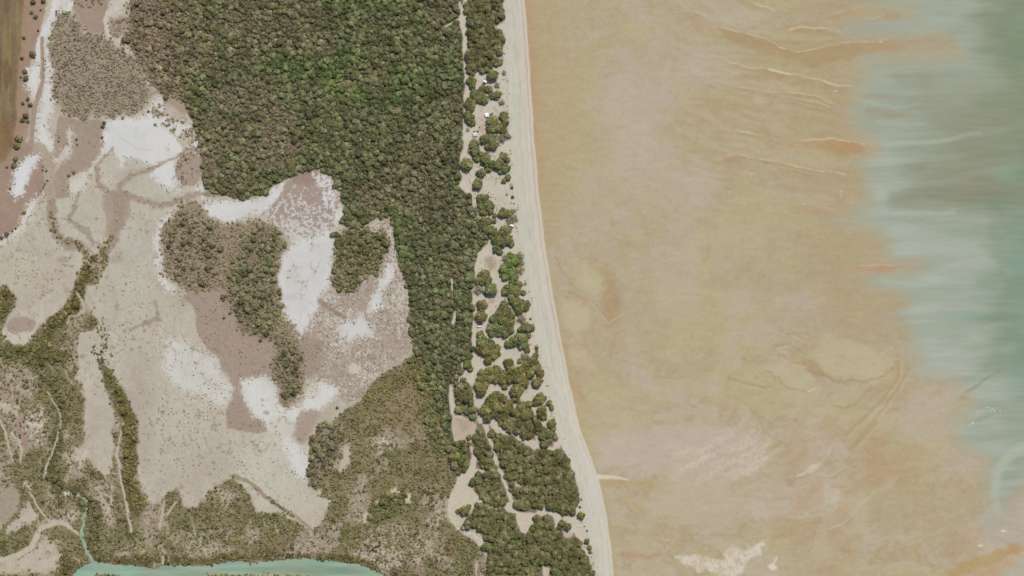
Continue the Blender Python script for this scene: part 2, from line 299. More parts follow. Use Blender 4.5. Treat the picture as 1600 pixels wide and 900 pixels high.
# scrub island, its tail and the copse beside it
isl = poly([(253, 356), (262, 346), (275, 331), (277, 321), (295, 315), (312, 322), (325, 338), (340, 346), (356, 352), (376, 343), (400, 345), (425, 350), (438, 365), (441, 386), (434, 402), (432, 430), (437, 460), (443, 486), (456, 508), (466, 532), (476, 562), (479, 590), (475, 610), (465, 628), (450, 636), (438, 626), (431, 605), (427, 580), (430, 546), (414, 530), (394, 525), (374, 515), (364, 495), (356, 470), (345, 457), (320, 456), (295, 460), (280, 450), (270, 438), (257, 428), (253, 400)], 5, 5, 5, grain=10)
grow('S', isl, 0.80, (120, 114, 84), (158, 139, 120), 1)
grow('F', poly([(368, 395), (405, 350), (436, 366), (440, 388), (432, 405), (433, 440), (440, 478), (438, 508), (420, 526), (394, 524), (370, 505), (356, 470), (352, 445), (362, 420)], 12, 9, 6), 0.36, (112, 110, 78), (138, 122, 101), clear=False)
grow('F', poly([(432, 520), (452, 530), (466, 560), (470, 600), (455, 630), (440, 622), (434, 590), (432, 555)], 10, 7, 5), 0.32, (108, 104, 76), (138, 121, 102), clear=False)
grow('F', poly([(258, 350), (290, 335), (330, 350), (345, 400), (330, 450), (285, 445), (260, 420)], 8, 5, 3), 0.25, (118, 110, 84), clear=False)
bare(oval(300, 325, 16, 7, 3), .8)
grow('F', poly([(524, 366), (545, 356), (600, 360), (609, 385), (605, 402), (592, 420), (576, 436), (556, 454), (538, 456), (524, 450), (520, 438), (527, 420), (522, 394)], 7, 6, 5), 0.58, (106, 104, 70), (124, 110, 88)); grow('S', poly([(524, 366), (545, 356), (600, 360), (609, 385), (592, 420), (556, 454), (524, 450), (520, 438), (527, 420)], 5), .8, clear=False)
# mangroves: lower left
ML = [(-400, 470), (-2, 446), (10, 445), (22, 460), (27, 476), (14, 486), (8, 502), (4, 520), (14, 536), (40, 541), (50, 526), (66, 506), (90, 492), (106, 470), (118, 446), (122, 430), (140, 405), (152, 402), (164, 398), (168, 412), (158, 428), (142, 446), (128, 448), (128, 462), (133, 480), (150, 497), (148, 512), (126, 522), (122, 538), (122, 562), (119, 592), (131, 602), (132, 640), (132, 692), (126, 700), (138, 718), (160, 742), (172, 742), (180, 700), (176, 672), (184, 650), (170, 625), (160, 592), (154, 562), (162, 560), (174, 585), (190, 628), (212, 648), (216, 690), (213, 736), (226, 768), (236, 786), (252, 788), (262, 772), (276, 762), (288, 792), (308, 794), (324, 772), (346, 756), (366, 746), (382, 762), (392, 784), (404, 800), (440, 800), (470, 822), (490, 836), (506, 812), (516, 780), (492, 772), (484, 742), (500, 720), (514, 690), (520, 656), (540, 640), (570, 624), (578, 602), (602, 580), (640, 558), (652, 552), (668, 590), (684, 640), (696, 690), (704, 724), (716, 744), (703, 780), (700, 806), (712, 826), (740, 842), (758, 870), (766, 912), (766, 1400), (-400, 1400)]
mz = poly(ML, 3, 4, 3)
grow('M', mz, 0.9, (113, 109, 68), (132, 120, 90), 0.95)
s, m = mz
o1 = sstep(0.5, 0.66, fbm(U / 40, V / 40, 161, 4))[s]; o2 = sstep(0.52, 0.68, fbm(U / 28, V / 28, 171, 4))[s]
dry = np.clip(o1 + sstep(690, 560, U)[s] * 0.0, 0, 1)
TINT[s] += (m * dry)[..., None] * np.array((16, 9, 14)); TINT[s] += (m * o2)[..., None] * np.array((-12, -4, -10))
paint((s, m * o1), (176, 160, 145), 0.75)
VEG['M'][s] *= 1 - 0.50 * o1 * m
VEG['M'][s] *= 1 - .6 * m * sstep(.56, .44, fbm(U / 7, V / 7, 401, 3))[s]
TINT[s] += (m * (fbm(U / 16, V / 16, 411, 3)[s] - .5))[..., None] * np.array((60, 56, 44))
paint((s, m * sstep(.5, .68, fbm(U / 11, V / 11, 421, 3)[s])), (134, 118, 92), .55)
grow('D', (s, m * o1), .25, clear=False)
paint(mul((s, m * o1), sstep(0.56, 0.72, SPF)), (208, 198, 186), 0.6)
for (a, b, ru, rv, op) in [(58, 662, 20, 28, 1), (120, 722, 14, 14, 1), (165, 775, 14, 25, .8), (172, 800, 10, 30, .7), (600, 692, 25, 12, .9), (620, 850, 55, 35, .6), (585, 870, 40, 20, .5), (35, 560, 25, 20, .5), (100, 810, 25, 14, .7), (60, 825, 12, 10, .6), (340, 775, 20, 14, .7), (210, 860, 30, 14, .5), (330, 840, 50, 20, .4), (300, 855, 40, 16, .5), (680, 790, 25, 30, .4)]:
    om = mul(oval(a, b, ru, rv, 8, 5, 3), sstep(0.40, 0.62, SPK))
    paint(om, (208, 197, 184), op); bare(oval(a, b, ru, rv, 8), 0.4 * op)
# olive belts and darker green banks
for pts, a0, a1, t in [([(98, 560), (60, 556), (30, 548), (-30, 552)], 24, 16, (104, 104, 62)), ([(40, 560), (62, 580), (85, 610), (98, 650), (94, 690), (75, 735), (90, 765), (120, 775), (150, 800), (148, 850), (150, 870)], 16, 22, (106, 104, 66)),
                       ([(172, 590), (190, 625), (204, 655), (204, 700), (200, 740), (214, 790)], 18, 26, (112, 106, 62)), ([(150, 873), (200, 876), (255, 876), (300, 874), (400, 868), (470, 868), (540, 872), (590, 886)], 14, 10, (108, 102, 62)),
                       ([(12, 460), (5, 490), (-20, 500)], 18, 14, (110, 104, 60)), ([(148, 412), (130, 440), (122, 460), (112, 488), (80, 510), (70, 545)], 16, 22, (112, 105, 62)), ([(100, 870), (110, 885), (95, 900)], 20, 14, (106, 98, 62))]:
    t = tuple(np.array(t) * .95); grow('M', line(pts, a0, a1, 4, 6, 3), 1.0, t, (112, 102, 70), clear=False); grow('F', line(pts, a0 * .6, a1 * .6, 4, 8, 4), .30, None, None, clear=False)
grow('M', line([(82, 335), (86, 360), (98, 378), (120, 380), (136, 400), (136, 420), (124, 440)], 6, 10, 2.5, 3, 3), 0.55, (118, 108, 66), (152, 138, 108), .6, clear=False)
grow('M', line([(177, 370), (160, 392), (166, 410), (148, 436)], 8, 14, 2.5, 3, 3), 0.7, (120, 108, 66), (150, 136, 104), .6, clear=False)
grow('M', line([(68, 262), (78, 275), (75, 285), (66, 295), (55, 308)], 6, 4, 2), 0.35, (118, 108, 70), clear=False)
grow('M', line([(150, 545), (160, 545), (165, 560), (172, 580), (160, 500), (158, 520)], 14, 10, 4, 4, 3), 0.35, (114, 106, 66), clear=False)
grow('F', poly([(568, 806), (582, 790), (600, 772), (618, 764), (636, 776), (634, 792), (616, 806), (596, 812), (578, 820)], 3), 0.7, (108, 108, 70), (128, 112, 86), clear=False)
grow('F', poly([(486, 690), (500, 660), (524, 665), (532, 690), (522, 720), (506, 748), (496, 765), (484, 760), (482, 735)], 3), 0.55, (114, 108, 80), (140, 124, 102), clear=False)
grow('F', poly([(640, 560), (656, 556), (676, 610), (690, 650), (700, 700), (690, 720), (672, 690), (658, 640), (650, 600)], 8, 5, 4), 0.6, (104, 106, 66), clear=False)
wm = poly([(560, 620), (610, 580), (650, 560), (672, 620), (664, 660), (640, 690), (600, 660)], 12); TINT[wm[0]] = TINT[wm[0]] * (1 - .6 * wm[1][..., None]) + np.array((106, 98, 58)) * .7 * wm[1][..., None]; paint(wm, (130, 114, 80), 0.6)
for pts, cc in [([(541, 692), (548, 702), (548, 720), (536, 738), (529, 736), (535, 714)], (196, 184, 166)), ([(606, 766), (618, 760), (626, 768), (612, 772)], (205, 194, 170)), ([(634, 772), (642, 770), (642, 786), (634, 788)], (208, 200, 168)), ([(566, 804), (576, 798), (580, 812), (568, 816)], (204, 196, 172)), ([(585, 783), (594, 780), (594, 788), (586, 790)], (200, 190, 168)), ([(488, 768), (500, 764), (504, 772), (492, 776)], (200, 190, 170))]:
    pm = poly(pts, 2, 2, 3); paint(pm, cc, .95); bare(pm)
# lower-left clearings
for pts, cc, sf in [([(-60, 760), (0, 762), (20, 759), (31, 770), (26, 794), (12, 814), (0, 828), (-60, 840)], (166, 156, 136), 1.5), ([(42, 782), (52, 796), (66, 812), (40, 824), (10, 836), (14, 820), (26, 804)], (196, 187, 170), 2.5),
                    ([(72, 836), (84, 848), (95, 866), (90, 892), (70, 898), (20, 896), (-60, 905), (-60, 888), (30, 872), (55, 858)], (197, 188, 170), 3), ([(-60, 622), (2, 624), (28, 636), (30, 652), (12, 644), (-60, 640)], (203, 198, 182), 2), ([(30, 655), (44, 690), (42, 708), (32, 690), (26, 668)], (164, 138, 124), 3),
                    ([(98, 768), (118, 771), (126, 778), (112, 780), (102, 776)], (206, 204, 188), 1.5), ([(36, 752), (52, 756), (50, 762), (40, 760)], (204, 196, 180), 2), ([(116, 700), (138, 700), (140, 716), (126, 726), (112, 716)], (206, 196, 182), 5)]:
    pm = poly(pts, sf * 1.4, 5, 4, grain=9); paint(pm, cc, .95); bare(pm); paint(mul(pm, sstep(.45, .62, BLOT)), (180, 166, 146), .5); grow('D', mul(pm, sstep(.5, .6, BLOT)), .3, clear=False)
for pts, a0, a1 in [([(86, 818), (66, 824), (58, 840), (50, 855), (28, 868), (-40, 884)], 8, 9), ([(84, 816), (104, 819), (122, 834)], 8, 4), ([(46, 768), (60, 794), (78, 814)], 2.5, 3.5), ([(18, 676), (30, 690), (34, 706), (32, 722)], 4, 3), ([(0, 655), (10, 676), (14, 700), (20, 722)], 3.5, 2.5), ([(74, 612), (92, 640), (97, 660), (90, 686), (73, 728), (70, 748)], 2, 3.5),
                    ([(194, 660), (186, 690), (183, 712), (188, 740), (192, 765), (200, 798), (206, 832)], 2.5, 4), ([(258, 782), (254, 805), (250, 826)], 2, 2.5), ([(275, 785), (262, 805)], 3, 2), ([(120, 458), (128, 470), (132, 484), (120, 492), (110, 494), (106, 506)], 2.5, 2), ([(255, 870), (256, 880)], 4, 5)]:
    lm = line(pts, a0, a1, 1.0, 2, 1); paint(lm, (200, 190, 172), .95); bare(line(pts, a0 + 2, a1 + 2, 1.0, 2, 1))
paint(line([(366, 744), (390, 752), (412, 772), (432, 788), (460, 806), (492, 832)], 6, 4, 2, 2, 2), (150, 134, 108), .8); grow('M', line([(400, 760), (432, 786), (462, 808)], 5, 6, 2, 2, 2), .5, (112, 104, 72), clear=False)
paint(line([(372, 738), (398, 752), (420, 772)], 2, 2, 1), (206, 198, 180), .9)

# damp stains, old wheel lines and graded crust on the pans and flats (wild_pans)
landm = (U < 720)
st = sstep(.52, .74, fbm(U / 24, V / 24, 451, 4)) * landm
C[:] = C * (1 - .16 * st[..., None]) + np.array((170, 160, 146)) * .16 * st[..., None]
C += ((fbm(U / 5, V / 5, 461, 2) - .5) * 9 * landm)[..., None]
for pts in [[(450, 400), (468, 430), (470, 470), (465, 520)], [(240, 600), (300, 640), (360, 690), (420, 740)], [(170, 420), (185, 500), (200, 560), (240, 640), (262, 720)], [(190, 215), (215, 235), (240, 230)], [(150, 440), (190, 470), (240, 480), (290, 500)]]:
    paint(line(pts, 1.6, 1.4, 1.0, 5, 1), (176, 165, 150), .35)
# veins: fine drainage traces over the flats and through the mangroves
va = fbm(U / 60, V / 60, 641, 3) - .5; vb = fbm(U / 60, V / 60, 651, 3) - .5
rv = fbm((U + 60 * va) / 46, (V + 60 * vb) / 46, 661, 4)
vein = np.exp(-((rv - .5) / .011) ** 2) * (U < 640) * (V > 250) * sstep(.3, .5, N40)
open_ = np.clip(1 - (VEG['F'] + VEG['S'] + VEG['M']) * 2, 0, 1)
C[:] = C * (1 - (.45 * vein * open_)[..., None]) + np.array((166, 150, 132)) * (.45 * vein * open_)[..., None]
mv = vein * (VEG['M'] > .15) * (U < 520)
C[:] = C * (1 - (.75 * mv)[..., None]) + np.array((192, 180, 160)) * (.75 * mv)[..., None]
for k_ in 'MD': VEG[k_] *= 1 - .9 * np.clip(mv * 1.5, 0, 1)
VEG['D'] = np.maximum(VEG['D'], .5 * vein * open_)
# ------------------------------------------------------------------ dunes, coastal wood, tracks, beach
WATERLINE = [(818, -400), (818, -60), (820, 0), (824, 56), (828, 112), (834, 200), (842, 300), (854, 400), (871, 500), (880, 546), (890, 600), (905, 664), (918, 700), (930, 733), (936, 748), (948, 800), (956, 865), (960, 905), (966, 960), (985, 1400)]
TREELINE = [(785, -400), (786, 0), (786, 30), (788, 60), (786, 100), (793, 130), (792, 165), (797, 190), (799, 230), (800, 290), (806, 330), (808, 360), (816, 395), (820, 420), (824, 450), (830, 490), (834, 520), (842, 560), (850, 590), (860, 625), (866, 660), (874, 690), (888, 722), (902, 756), (908, 790), (914, 826), (922, 856), (927, 880), (932, 905), (940, 960), (960, 1400)]
strip = poly([(722, -400), (722, 0), (716, 30), (724, 60), (726, 150), (724, 230), (718, 255), (724, 275), (716, 292), (738, 310), (746, 343), (768, 347), (766, 376), (753, 394), (743, 414), (744, 440), (740, 470), (739, 500), (740, 560), (722, 582), (702, 604), (704, 640), (708, 690), (735, 700), (738, 716), (716, 744), (701, 782), (700, 806), (712, 826), (742, 842), (760, 872), (768, 912), (768, 1400)] + TREELINE[::-1], 2, 2, 1.5)
paint(strip, (209, 200, 184)); bare(strip)
s, m = strip
paint(mul(strip, sstep(0.54, 0.74, N14)), (202, 188, 172), 0.5)
paint(mul(strip, sstep(0.60, 0.72, SPK) * sstep(.45, .6, BLOT)), (172, 160, 136), 0.6)
grow('D', mul(strip, sstep(.5, .66, BLOT)), .16, (140, 132, 106), clear=False)
beach = poly(TREELINE + WATERLINE[::-1], 1.3, 0.8, 0.5)
beach_s = poly(TREELINE + WATERLINE[::-1], 4.0, 2.5, 4); paint(beach_s, (202, 199, 184), 1)
paint(beach, (202, 199, 184), .35, BEACH); bare(beach)
tl_v = np.array([p[1] for p in TREELINE], float); tl_u = np.array([p[0] for p in TREELINE], float)
wl_v = np.array([p[1] for p in WATERLINE], float); wl_u = np.array([p[0] for p in WATERLINE], float)
TL = np.interp(V[:, 0], tl_v, tl_u)[:, None]; WL = np.interp(V[:, 0], wl_v, wl_u)[:, None]
WL = WL + (fbm(U / 40, V / 22, 181, 3) - .5) * 3
fr = (U - TL) / np.maximum(WL - TL, 1)                            # 0 at the trees, 1 at the water's edge
bm_ = beach[1]; s = beach[0]; f = fr[s] if fr.shape == U.shape else fr
pk = sstep(0.45, 0.7, f + (fbm(U / 14, V / 70, 191, 3)[s] - .5) * .35) * (1 - 0.75 * sstep(430, 600, V[s]))
C[s] = C[s] * (1 - (bm_ * pk)[..., None]) + np.array((209, 199, 186)) * (bm_ * pk)[..., None]
lo = sstep(500, 620, V[s]) * sstep(.1, .5, f); C[s] += (bm_ * lo)[..., None] * np.array((5, 4, 5))
stk = (fbm((U - WL) / 2.2, V / 55, 201, 3)[s] - .5) * 12
C[s] += (bm_ * stk)[..., None]
wd = (WL - U)[s]                                                 # distance to the water's edge, px
ln = np.exp(-((wd - 5.2) / 1.0) ** 2) * 0.55 * (0.5 + fbm(U / 9, V / 18, 211, 2)[s]) * (1 - .7 * sstep(520, 680, V[s]))
C[s] = C[s] * (1 - (bm_ * ln)[..., None]) + np.array((176, 158, 136)) * (bm_ * ln)[..., None]
for off, ww, dk in ((13, .7, .22), (15.6, .7, .22), (21, 1.6, .20), (27, .6, .14)):
    tk = np.exp(-((wd - off - 5 * (fbm(U / 200, V / 70, 511 + int(off), 2)[s] - .5)) / ww) ** 2) * dk * sstep(.3, .6, fbm(U / 12, V / 26, 521 + int(off), 3)[s])
    C[s] = C[s] * (1 - (bm_ * tk)[..., None]) + np.array((160, 148, 128)) * (bm_ * tk)[..., None]
C[s] += (bm_ * (fbm(U / 3.5, V / 9, 531, 3)[s] - .5) * 13)[..., None]
ed = np.exp(-((wd - 1.2) / 1.6) ** 2) * 0.75
C[s] = C[s] * (1 - (bm_ * ed)[..., None]) + np.array((214, 202, 180)) * (bm_ * ed)[..., None]

df = np.exp(-((U - TL) / 5.0) ** 2) * sstep(.42, .6, BLOT) * (V < 920); VEG['D'][:] = np.maximum(VEG['D'], .45 * df)
# sandy clearings and tracks in the wood; W = stands of coastal trees
WOODS = [[(728, -60), (786, -60), (785, 18), (790, 28), (784, 36), (770, 44), (786, 56), (787, 70), (784, 84), (770, 86), (784, 98), (770, 104), (762, 116), (750, 112), (734, 120), (730, 98), (732, 60), (729, 28)],
         [(722, 628), (735, 615), (741, 640), (746, 652), (742, 664), (728, 652), (716, 648)],
         [(706, 602), (724, 594), (738, 604), (738, 622), (726, 634), (712, 632)],
         [(772, 655), (800, 640), (830, 640), (838, 655), (846, 664), (862, 672), (872, 684), (868, 698), (846, 702), (836, 686), (818, 684), (806, 672), (792, 668), (778, 662)],
         [(764, 664), (776, 672), (790, 680), (800, 676), (812, 690), (828, 698), (840, 702), (866, 706), (876, 694), (886, 716), (900, 752), (906, 778), (900, 790), (898, 806), (880, 806), (868, 800), (856, 790), (842, 792), (836, 802), (822, 802), (810, 800), (802, 788), (796, 768), (790, 750), (780, 728), (772, 700)],
         [(744, 658), (754, 662), (764, 690), (770, 712), (770, 724), (760, 734), (744, 732), (742, 716), (736, 704), (730, 694), (742, 690)],
         [(742, 742), (756, 738), (774, 728), (782, 748), (788, 760), (794, 784), (784, 792), (768, 790), (758, 784), (744, 770), (734, 756)],
         [(744, 784), (760, 788), (776, 796), (786, 794), (806, 808), (810, 826), (820, 838), (832, 820), (836, 806), (850, 800), (862, 806), (870, 822), (876, 812), (892, 820), (880, 832), (884, 842), (896, 832), (904, 846), (914, 862), (924, 884), (928, 912), (928, 1400), (770, 1400), (768, 905), (760, 870), (756, 845), (742, 830), (724, 822), (730, 808), (738, 802)],
         [(716, 690), (732, 696), (738, 712), (732, 728), (720, 740), (708, 730), (700, 700)]]
for pts in WOODS:
    grow('W', poly(pts, 2, 2, 1.5), 1.0, (103, 101, 66), (106, 92, 70), .8)
for pts, a0, a1 in [([(717, 4), (720, 18), (726, 30), (730, 40), (729, 56), (727, 80)], 4, 3), ([(727, 80), (727, 100), (728, 122), (729, 140), (727, 160), (726, 185), (724, 205)], 3, 2.5), ([(724, 205), (730, 224), (722, 245), (718, 262), (726, 280), (738, 300), (740, 326)], 5, 3), ([(742, 325), (768, 340), (768, 362), (766, 380), (752, 396)], 5, 5),
                    ([(752, 396), (746, 412), (744, 440), (740, 456), (743, 475), (742, 500), (740, 530), (741, 552), (742, 570), (741, 600)], 7, 3.5), ([(741, 600), (745, 625), (754, 655), (762, 680), (770, 698), (777, 722), (786, 742), (790, 762)], 3.5, 3.2), ([(797, 774), (800, 790), (808, 802)], 3, 5),
                    ([(703, 602), (706, 618), (712, 640), (718, 662), (724, 686)], 3, 3.5), ([(762, 400), (776, 430), (782, 450), (768, 475), (764, 490), (758, 500)], 7, 5), ([(742, 474), (758, 470), (772, 465), (784, 448), (795, 442)], 7, 6), ([(750, 505), (758, 520), (764, 530)], 5, 3), ([(744, 566), (765, 570), (784, 556), (800, 548), (822, 552)], 9, 10), ([(742, 560), (722, 568), (724, 575)], 6, 4),
                    ([(737, 700), (742, 716), (738, 736), (728, 748), (718, 760)], 6, 7), ([(705, 436), (707, 456), (709, 466)], 4, 2), ([(712, 488), (708, 505)], 4, 6), ([(741, 828), (752, 838), (755, 846)], 4, 2.5), ([(744, 880), (745, 898), (745, 930)], 2, 2.5), ([(801, 676), (816, 688), (830, 696), (840, 692), (838, 682)], 4, 4), ([(869, 812), (868, 824)], 5, 3), ([(717, 30), (700, 40), (694, 45)], 2.5, 4)]:
    lm = line(pts, a0, a1, 1.0, 1.5, 1); paint(lm, SANDC, .95, TRACK); bare(line(pts, a0 + (8 if pts[0][1] > 590 else 3.5), a1 + (8 if pts[0][1] > 590 else 3.5), 1.0, 1.5, 1))
for pts, cc in [([(720, 742), (712, 764), (703, 790), (702, 806), (708, 818), (716, 823), (722, 812), (731, 806), (738, 790), (741, 778), (746, 770), (738, 768), (733, 756), (736, 745)], (204, 194, 174)), ([(706, 640), (712, 652), (734, 655), (746, 666), (741, 680), (727, 690), (712, 688), (707, 670)], (194, 178, 158)), ([(808, 800), (832, 800), (833, 812), (824, 822), (819, 834), (812, 822)], SANDC),
                ([(845, 796), (852, 790), (858, 800), (846, 806), (838, 806)], SANDC), ([(846, 886), (858, 888), (858, 898), (852, 906), (848, 896)], (206, 196, 170)), ([(880, 826), (896, 836), (890, 840), (880, 838)], (200, 180, 166)), ([(803, 752), (812, 754), (814, 762), (804, 762)], (190, 180, 140)), ([(768, 668), (776, 664), (782, 676), (776, 678)], SANDC), ([(836, 690), (840, 700), (834, 704), (828, 698)], SANDC), ([(864, 692), (876, 690), (876, 702), (866, 702)], SANDC)]:
    pm = poly(pts, 1.3, 1.5, 1.5); paint(pm, cc, .95); s, d = sdf(pts, 1.5, 1.5); bare((s, sstep(-5.5, -3.0, d)))
paint(poly([(756, 405), (772, 400), (776, 420), (766, 422)], 4), (170, 150, 132), .8); paint(oval(768, 470, 5, 3, 2), (178, 150, 134), .8); paint(oval(752, 200, 5, 6, 3), (194, 166, 146), .8); paint(poly([(712, 655), (734, 660), (736, 672), (722, 676)], 5), (176, 156, 138), .7)
paint(oval(729, 213, 9, 6, 3), (204, 203, 190), .8)

# ------------------------------------------------------------------ tidal flat, sandbars and sea
sea_side = U > WL
tf = sstep(-0.6, 0.6, U - WL)
T0 = np.array((178, 164, 132), np.float32)
wa = fbm(U / 150, V / 110, 221, 3) - .5; wb = fbm(U / 150, V / 110, 231, 3) - .5
q1 = fbm((U + 220 * wa) / 85, (V + 220 * wb) / 70, 241, 5); q2 = fbm((U + 200 * wb) / 120, (V - 200 * wa) / 45, 251, 5); q3 = fbm((U - 160 * wa) / 60, (V + 160 * wb) / 60, 261, 4)
T = np.empty_like(C); T[:] = T0
def tp(mask, col, op): T[:] = T * (1 - (mask * op)[..., None]) + np.array(col, np.float32) * (mask * op)[..., None]
tp(sstep(0.46, 0.62, q1), (179, 167, 146), 0.6)
f1 = fbm((U * .97 + V * .22 + 60 * wa) / 34, (V * .97 - U * .22 + 60 * wb) / 5, 471, 4); f2 = fbm((U + 80 * wa) / 9, (V + 80 * wb) / 16, 481, 4); f3 = fbm((U * .75 - V * .66 + 90 * wb) / 40, (V * .75 + U * .66 + 90 * wa) / 7, 491, 4)
tp(sstep(.5, .72, f2) * sstep(620, 420, V), (171, 160, 122), .55)
tp(sstep(.52, .74, f1) * sstep(960, 1120, U) * sstep(420, 250, V), (190, 177, 150), .35); tp(sstep(.5, .3, f1) * sstep(960, 1120, U) * sstep(420, 250, V), (168, 148, 112), .32)
tp(sstep(.52, .74, f3) * sstep(470, 620, V) * sstep(930, 1060, U), (191, 178, 150), .32); tp(sstep(.48, .28, f3) * sstep(470, 620, V) * sstep(930, 1060, U), (170, 149, 114), .34)
f4 = fbm((U + 40 * wa) / 20, (V + 40 * wb) / 26, 561, 6, .62)
tp(sstep(.48, .62, f4) * (sstep(850, 900, U) * sstep(1160, 1040, U) * sstep(560, 300, V) + .6 * sstep(560, 650, V)), (184, 172, 154), .6)
f5 = fbm((U + 120 * wb) / 48, (V - 120 * wa) / 40, 571, 6, .6); tp(sstep(.53, .6, f5) * sstep(440, 560, V), (186, 174, 156), .55); tp(np.exp(-((f5 - .53) / .012) ** 2) * sstep(440, 560, V), (166, 145, 110), .45)
tp(sstep(0.5, 0.66, q2), (181, 171, 134), 0.65)
tp(sstep(0.58, 0.7, q3) * sstep(520, 700, V) * sstep(940, 1100, U), (180, 154, 124), 0.4)
tp(sstep(0.55, 0.75, q1) * sstep(600, 720, V), (192, 180, 160), 0.5)
tp(sstep(1150, 1330, U) * sstep(620, 480, V), (172, 155, 122), 0.55)
tp(sstep(150, 30, U - WL) * sstep(420, 200, V), (177, 161, 124), 0.6)
band = U - WL
tp(np.exp(-(band / 13) ** 2) * sstep(420, 180, V) * (0.5 + fbm(U / 20, V / 40, 271, 3)), (181, 152, 120), 0.85)
tp(np.exp(-(band / 4) ** 2) * sstep(350, 500, V), (180, 160, 118), 0.7)
C[:] = C * .958 - np.clip(C - 205, 0, 60) * .35                    # tone curve: land colours above were set too bright, the palest most
C[:] = C * (1 - tf[..., None]) + T * tf[..., None]
for k_ in VEG: VEG[k_] *= (1 - tf)
CLS[tf > 0.5] = FLATS
Z[:] = Z * (1 - tf) + (-0.45) * tf
berm = np.where(U < TL, 2.6, 2.6 - 3.0 * np.clip(fr, 0, 1) ** 1.2)
zone = sstep(TL - 60, TL - 5, U) * (1 - tf)
Z[:] = Z * (1 - zone) + berm * zone

BRK = fbm(U / 26, V / 12, 431, 3)
def bar(pts, w=4.0, ridge=(204, 188, 158), face=(170, 147, 112), side=1, h=0.35, op=.9, fop=.7, fw=2.2):
    """a sand ridge: pale crest, shaded side painted on in ochre, low real relief"""
    h *= .35; mod = .15 + 1.0 * sstep(.3, .7, BRK)
    s, m = line(pts, w * .55, w * .3, 1.3, 3, 1.2); lift((s, m), h)
    q = [(a, b + side * w * 1.2) for a, b in pts]; paint(mul(line(q, w * fw * 1.3, w * .8, 3.5, 3, 1.5), mod), face, fop * .85)
    paint(mul(line(pts, w * .5, w * .25, 1.2, 3, 1.2), mod), ridge, op)
    s, m = line([(a, b - side * w * 1.5) for a, b in pts], w * 3, w * 1.5, w * 1.2, 2, .8); lift((s, m), h * .5)
def patch(pts, col, soft=3, op=.8, warp=4, fine=2, h=0): sm = poly(pts, soft, warp, fine); paint(sm, col, op); (lift(sm, h) if h else None)
OCH = (182, 150, 116); CREAM = (200, 188, 164); PINK = (185, 172, 156)
patch([(1120, 40), (1200, 60), (1240, 80), (1290, 72), (1340, 66), (1400, 62), (1500, 48), (1495, 78), (1420, 80), (1380, 82), (1330, 92), (1270, 104), (1200, 86), (1140, 66)], (170, 146, 108), 6, .7)
bar([(1057, 19), (1074, 17), (1088, 19), (1103, 25)], 5); patch([(1062, 22), (1085, 28), (1110, 40), (1118, 52), (1100, 48), (1078, 38)], OCH, 5, .5)
bar([(1115, 41), (1140, 45), (1170, 52), (1200, 63), (1225, 76), (1244, 82), (1270, 76), (1295, 71), (1340, 65), (1372, 66)], 5, fw=3)
bar([(1372, 66), (1392, 60), (1408, 58), (1440, 60)], 4, ridge=(196, 180, 152), face=(176, 142, 102)); patch([(1330, 86), (1360, 78), (1376, 68), (1390, 68), (1420, 72), (1380, 82)], (178, 140, 98), 4, .6)
bar([(1150, -8), (1180, 6), (1205, 15), (1222, 24), (1232, 38)], 5); bar([(1235, 46), (1250, 41), (1285, 44), (1320, 52), (1335, 56)], 5, ridge=(202, 188, 158)); bar([(1240, 62), (1265, 60), (1300, 62)], 3)
patch([(1300, 26), (1320, 16), (1345, 10), (1380, 16), (1382, 24), (1350, 30), (1320, 36)], (180, 160, 124), 3, .8, h=.2); bar([(1302, 24), (1322, 16), (1346, 10)], 3); bar([(1310, 37), (1350, 31), (1378, 24)], 3, face=(182, 140, 100)); patch([(1380, 15), (1410, 18), (1408, 32), (1384, 28)], (178, 146, 112), 5, .7)
bar([(1056, 85), (1070, 84), (1092, 90), (1118, 87), (1140, 98), (1170, 104), (1210, 110)], 4, fop=.45); bar([(1200, 108), (1232, 116), (1262, 120), (1285, 126), (1310, 134), (1332, 136)], 6, ridge=(208, 194, 168))
bar([(1104, 129), (1120, 128), (1148, 134), (1180, 140), (1230, 150), (1275, 158), (1300, 168)], 4, fop=.5); bar([(1200, 143), (1250, 146), (1280, 150), (1302, 162)], 3); bar([(1200, 156), (1240, 158), (1290, 170)], 3, op=.5)
bar([(1140, 206), (1165, 205), (1190, 212), (1215, 219)], 4, fop=.3); bar([(1240, 220), (1268, 217), (1300, 217), (1330, 222), (1358, 224)], 5, face=(184, 144, 100)); patch([(1270, 222), (1340, 224), (1352, 236), (1320, 244), (1285, 232)], (174, 142, 100), 5, .7)
bar([(1136, 243), (1150, 240), (1175, 246), (1210, 252), (1250, 262), (1290, 268), (1322, 274)], 5, ridge=(206, 186, 156)); bar([(1200, 258), (1240, 266), (1290, 275)], 4, ridge=(190, 176, 158), fop=.2); patch([(1240, 228), (1280, 234), (1320, 262), (1280, 262), (1200, 250), (1170, 240)], (184, 168, 138), 4, .7)
bar([(1236, 320), (1252, 318), (1280, 323), (1308, 329)], 5, face=(180, 146, 108)); patch([(1240, 302), (1290, 300), (1312, 322), (1280, 320), (1250, 314)], (184, 170, 140), 4, .5); bar([(1313, 296), (1314, 310)], 2.5, fop=0)
bar([(1345, 415), (1360, 413), (1385, 416), (1398, 416)], 4, face=(186, 148, 110)); patch([(1346, 418), (1400, 417), (1422, 419), (1395, 424), (1360, 424)], (182, 142, 104), 3, .7)
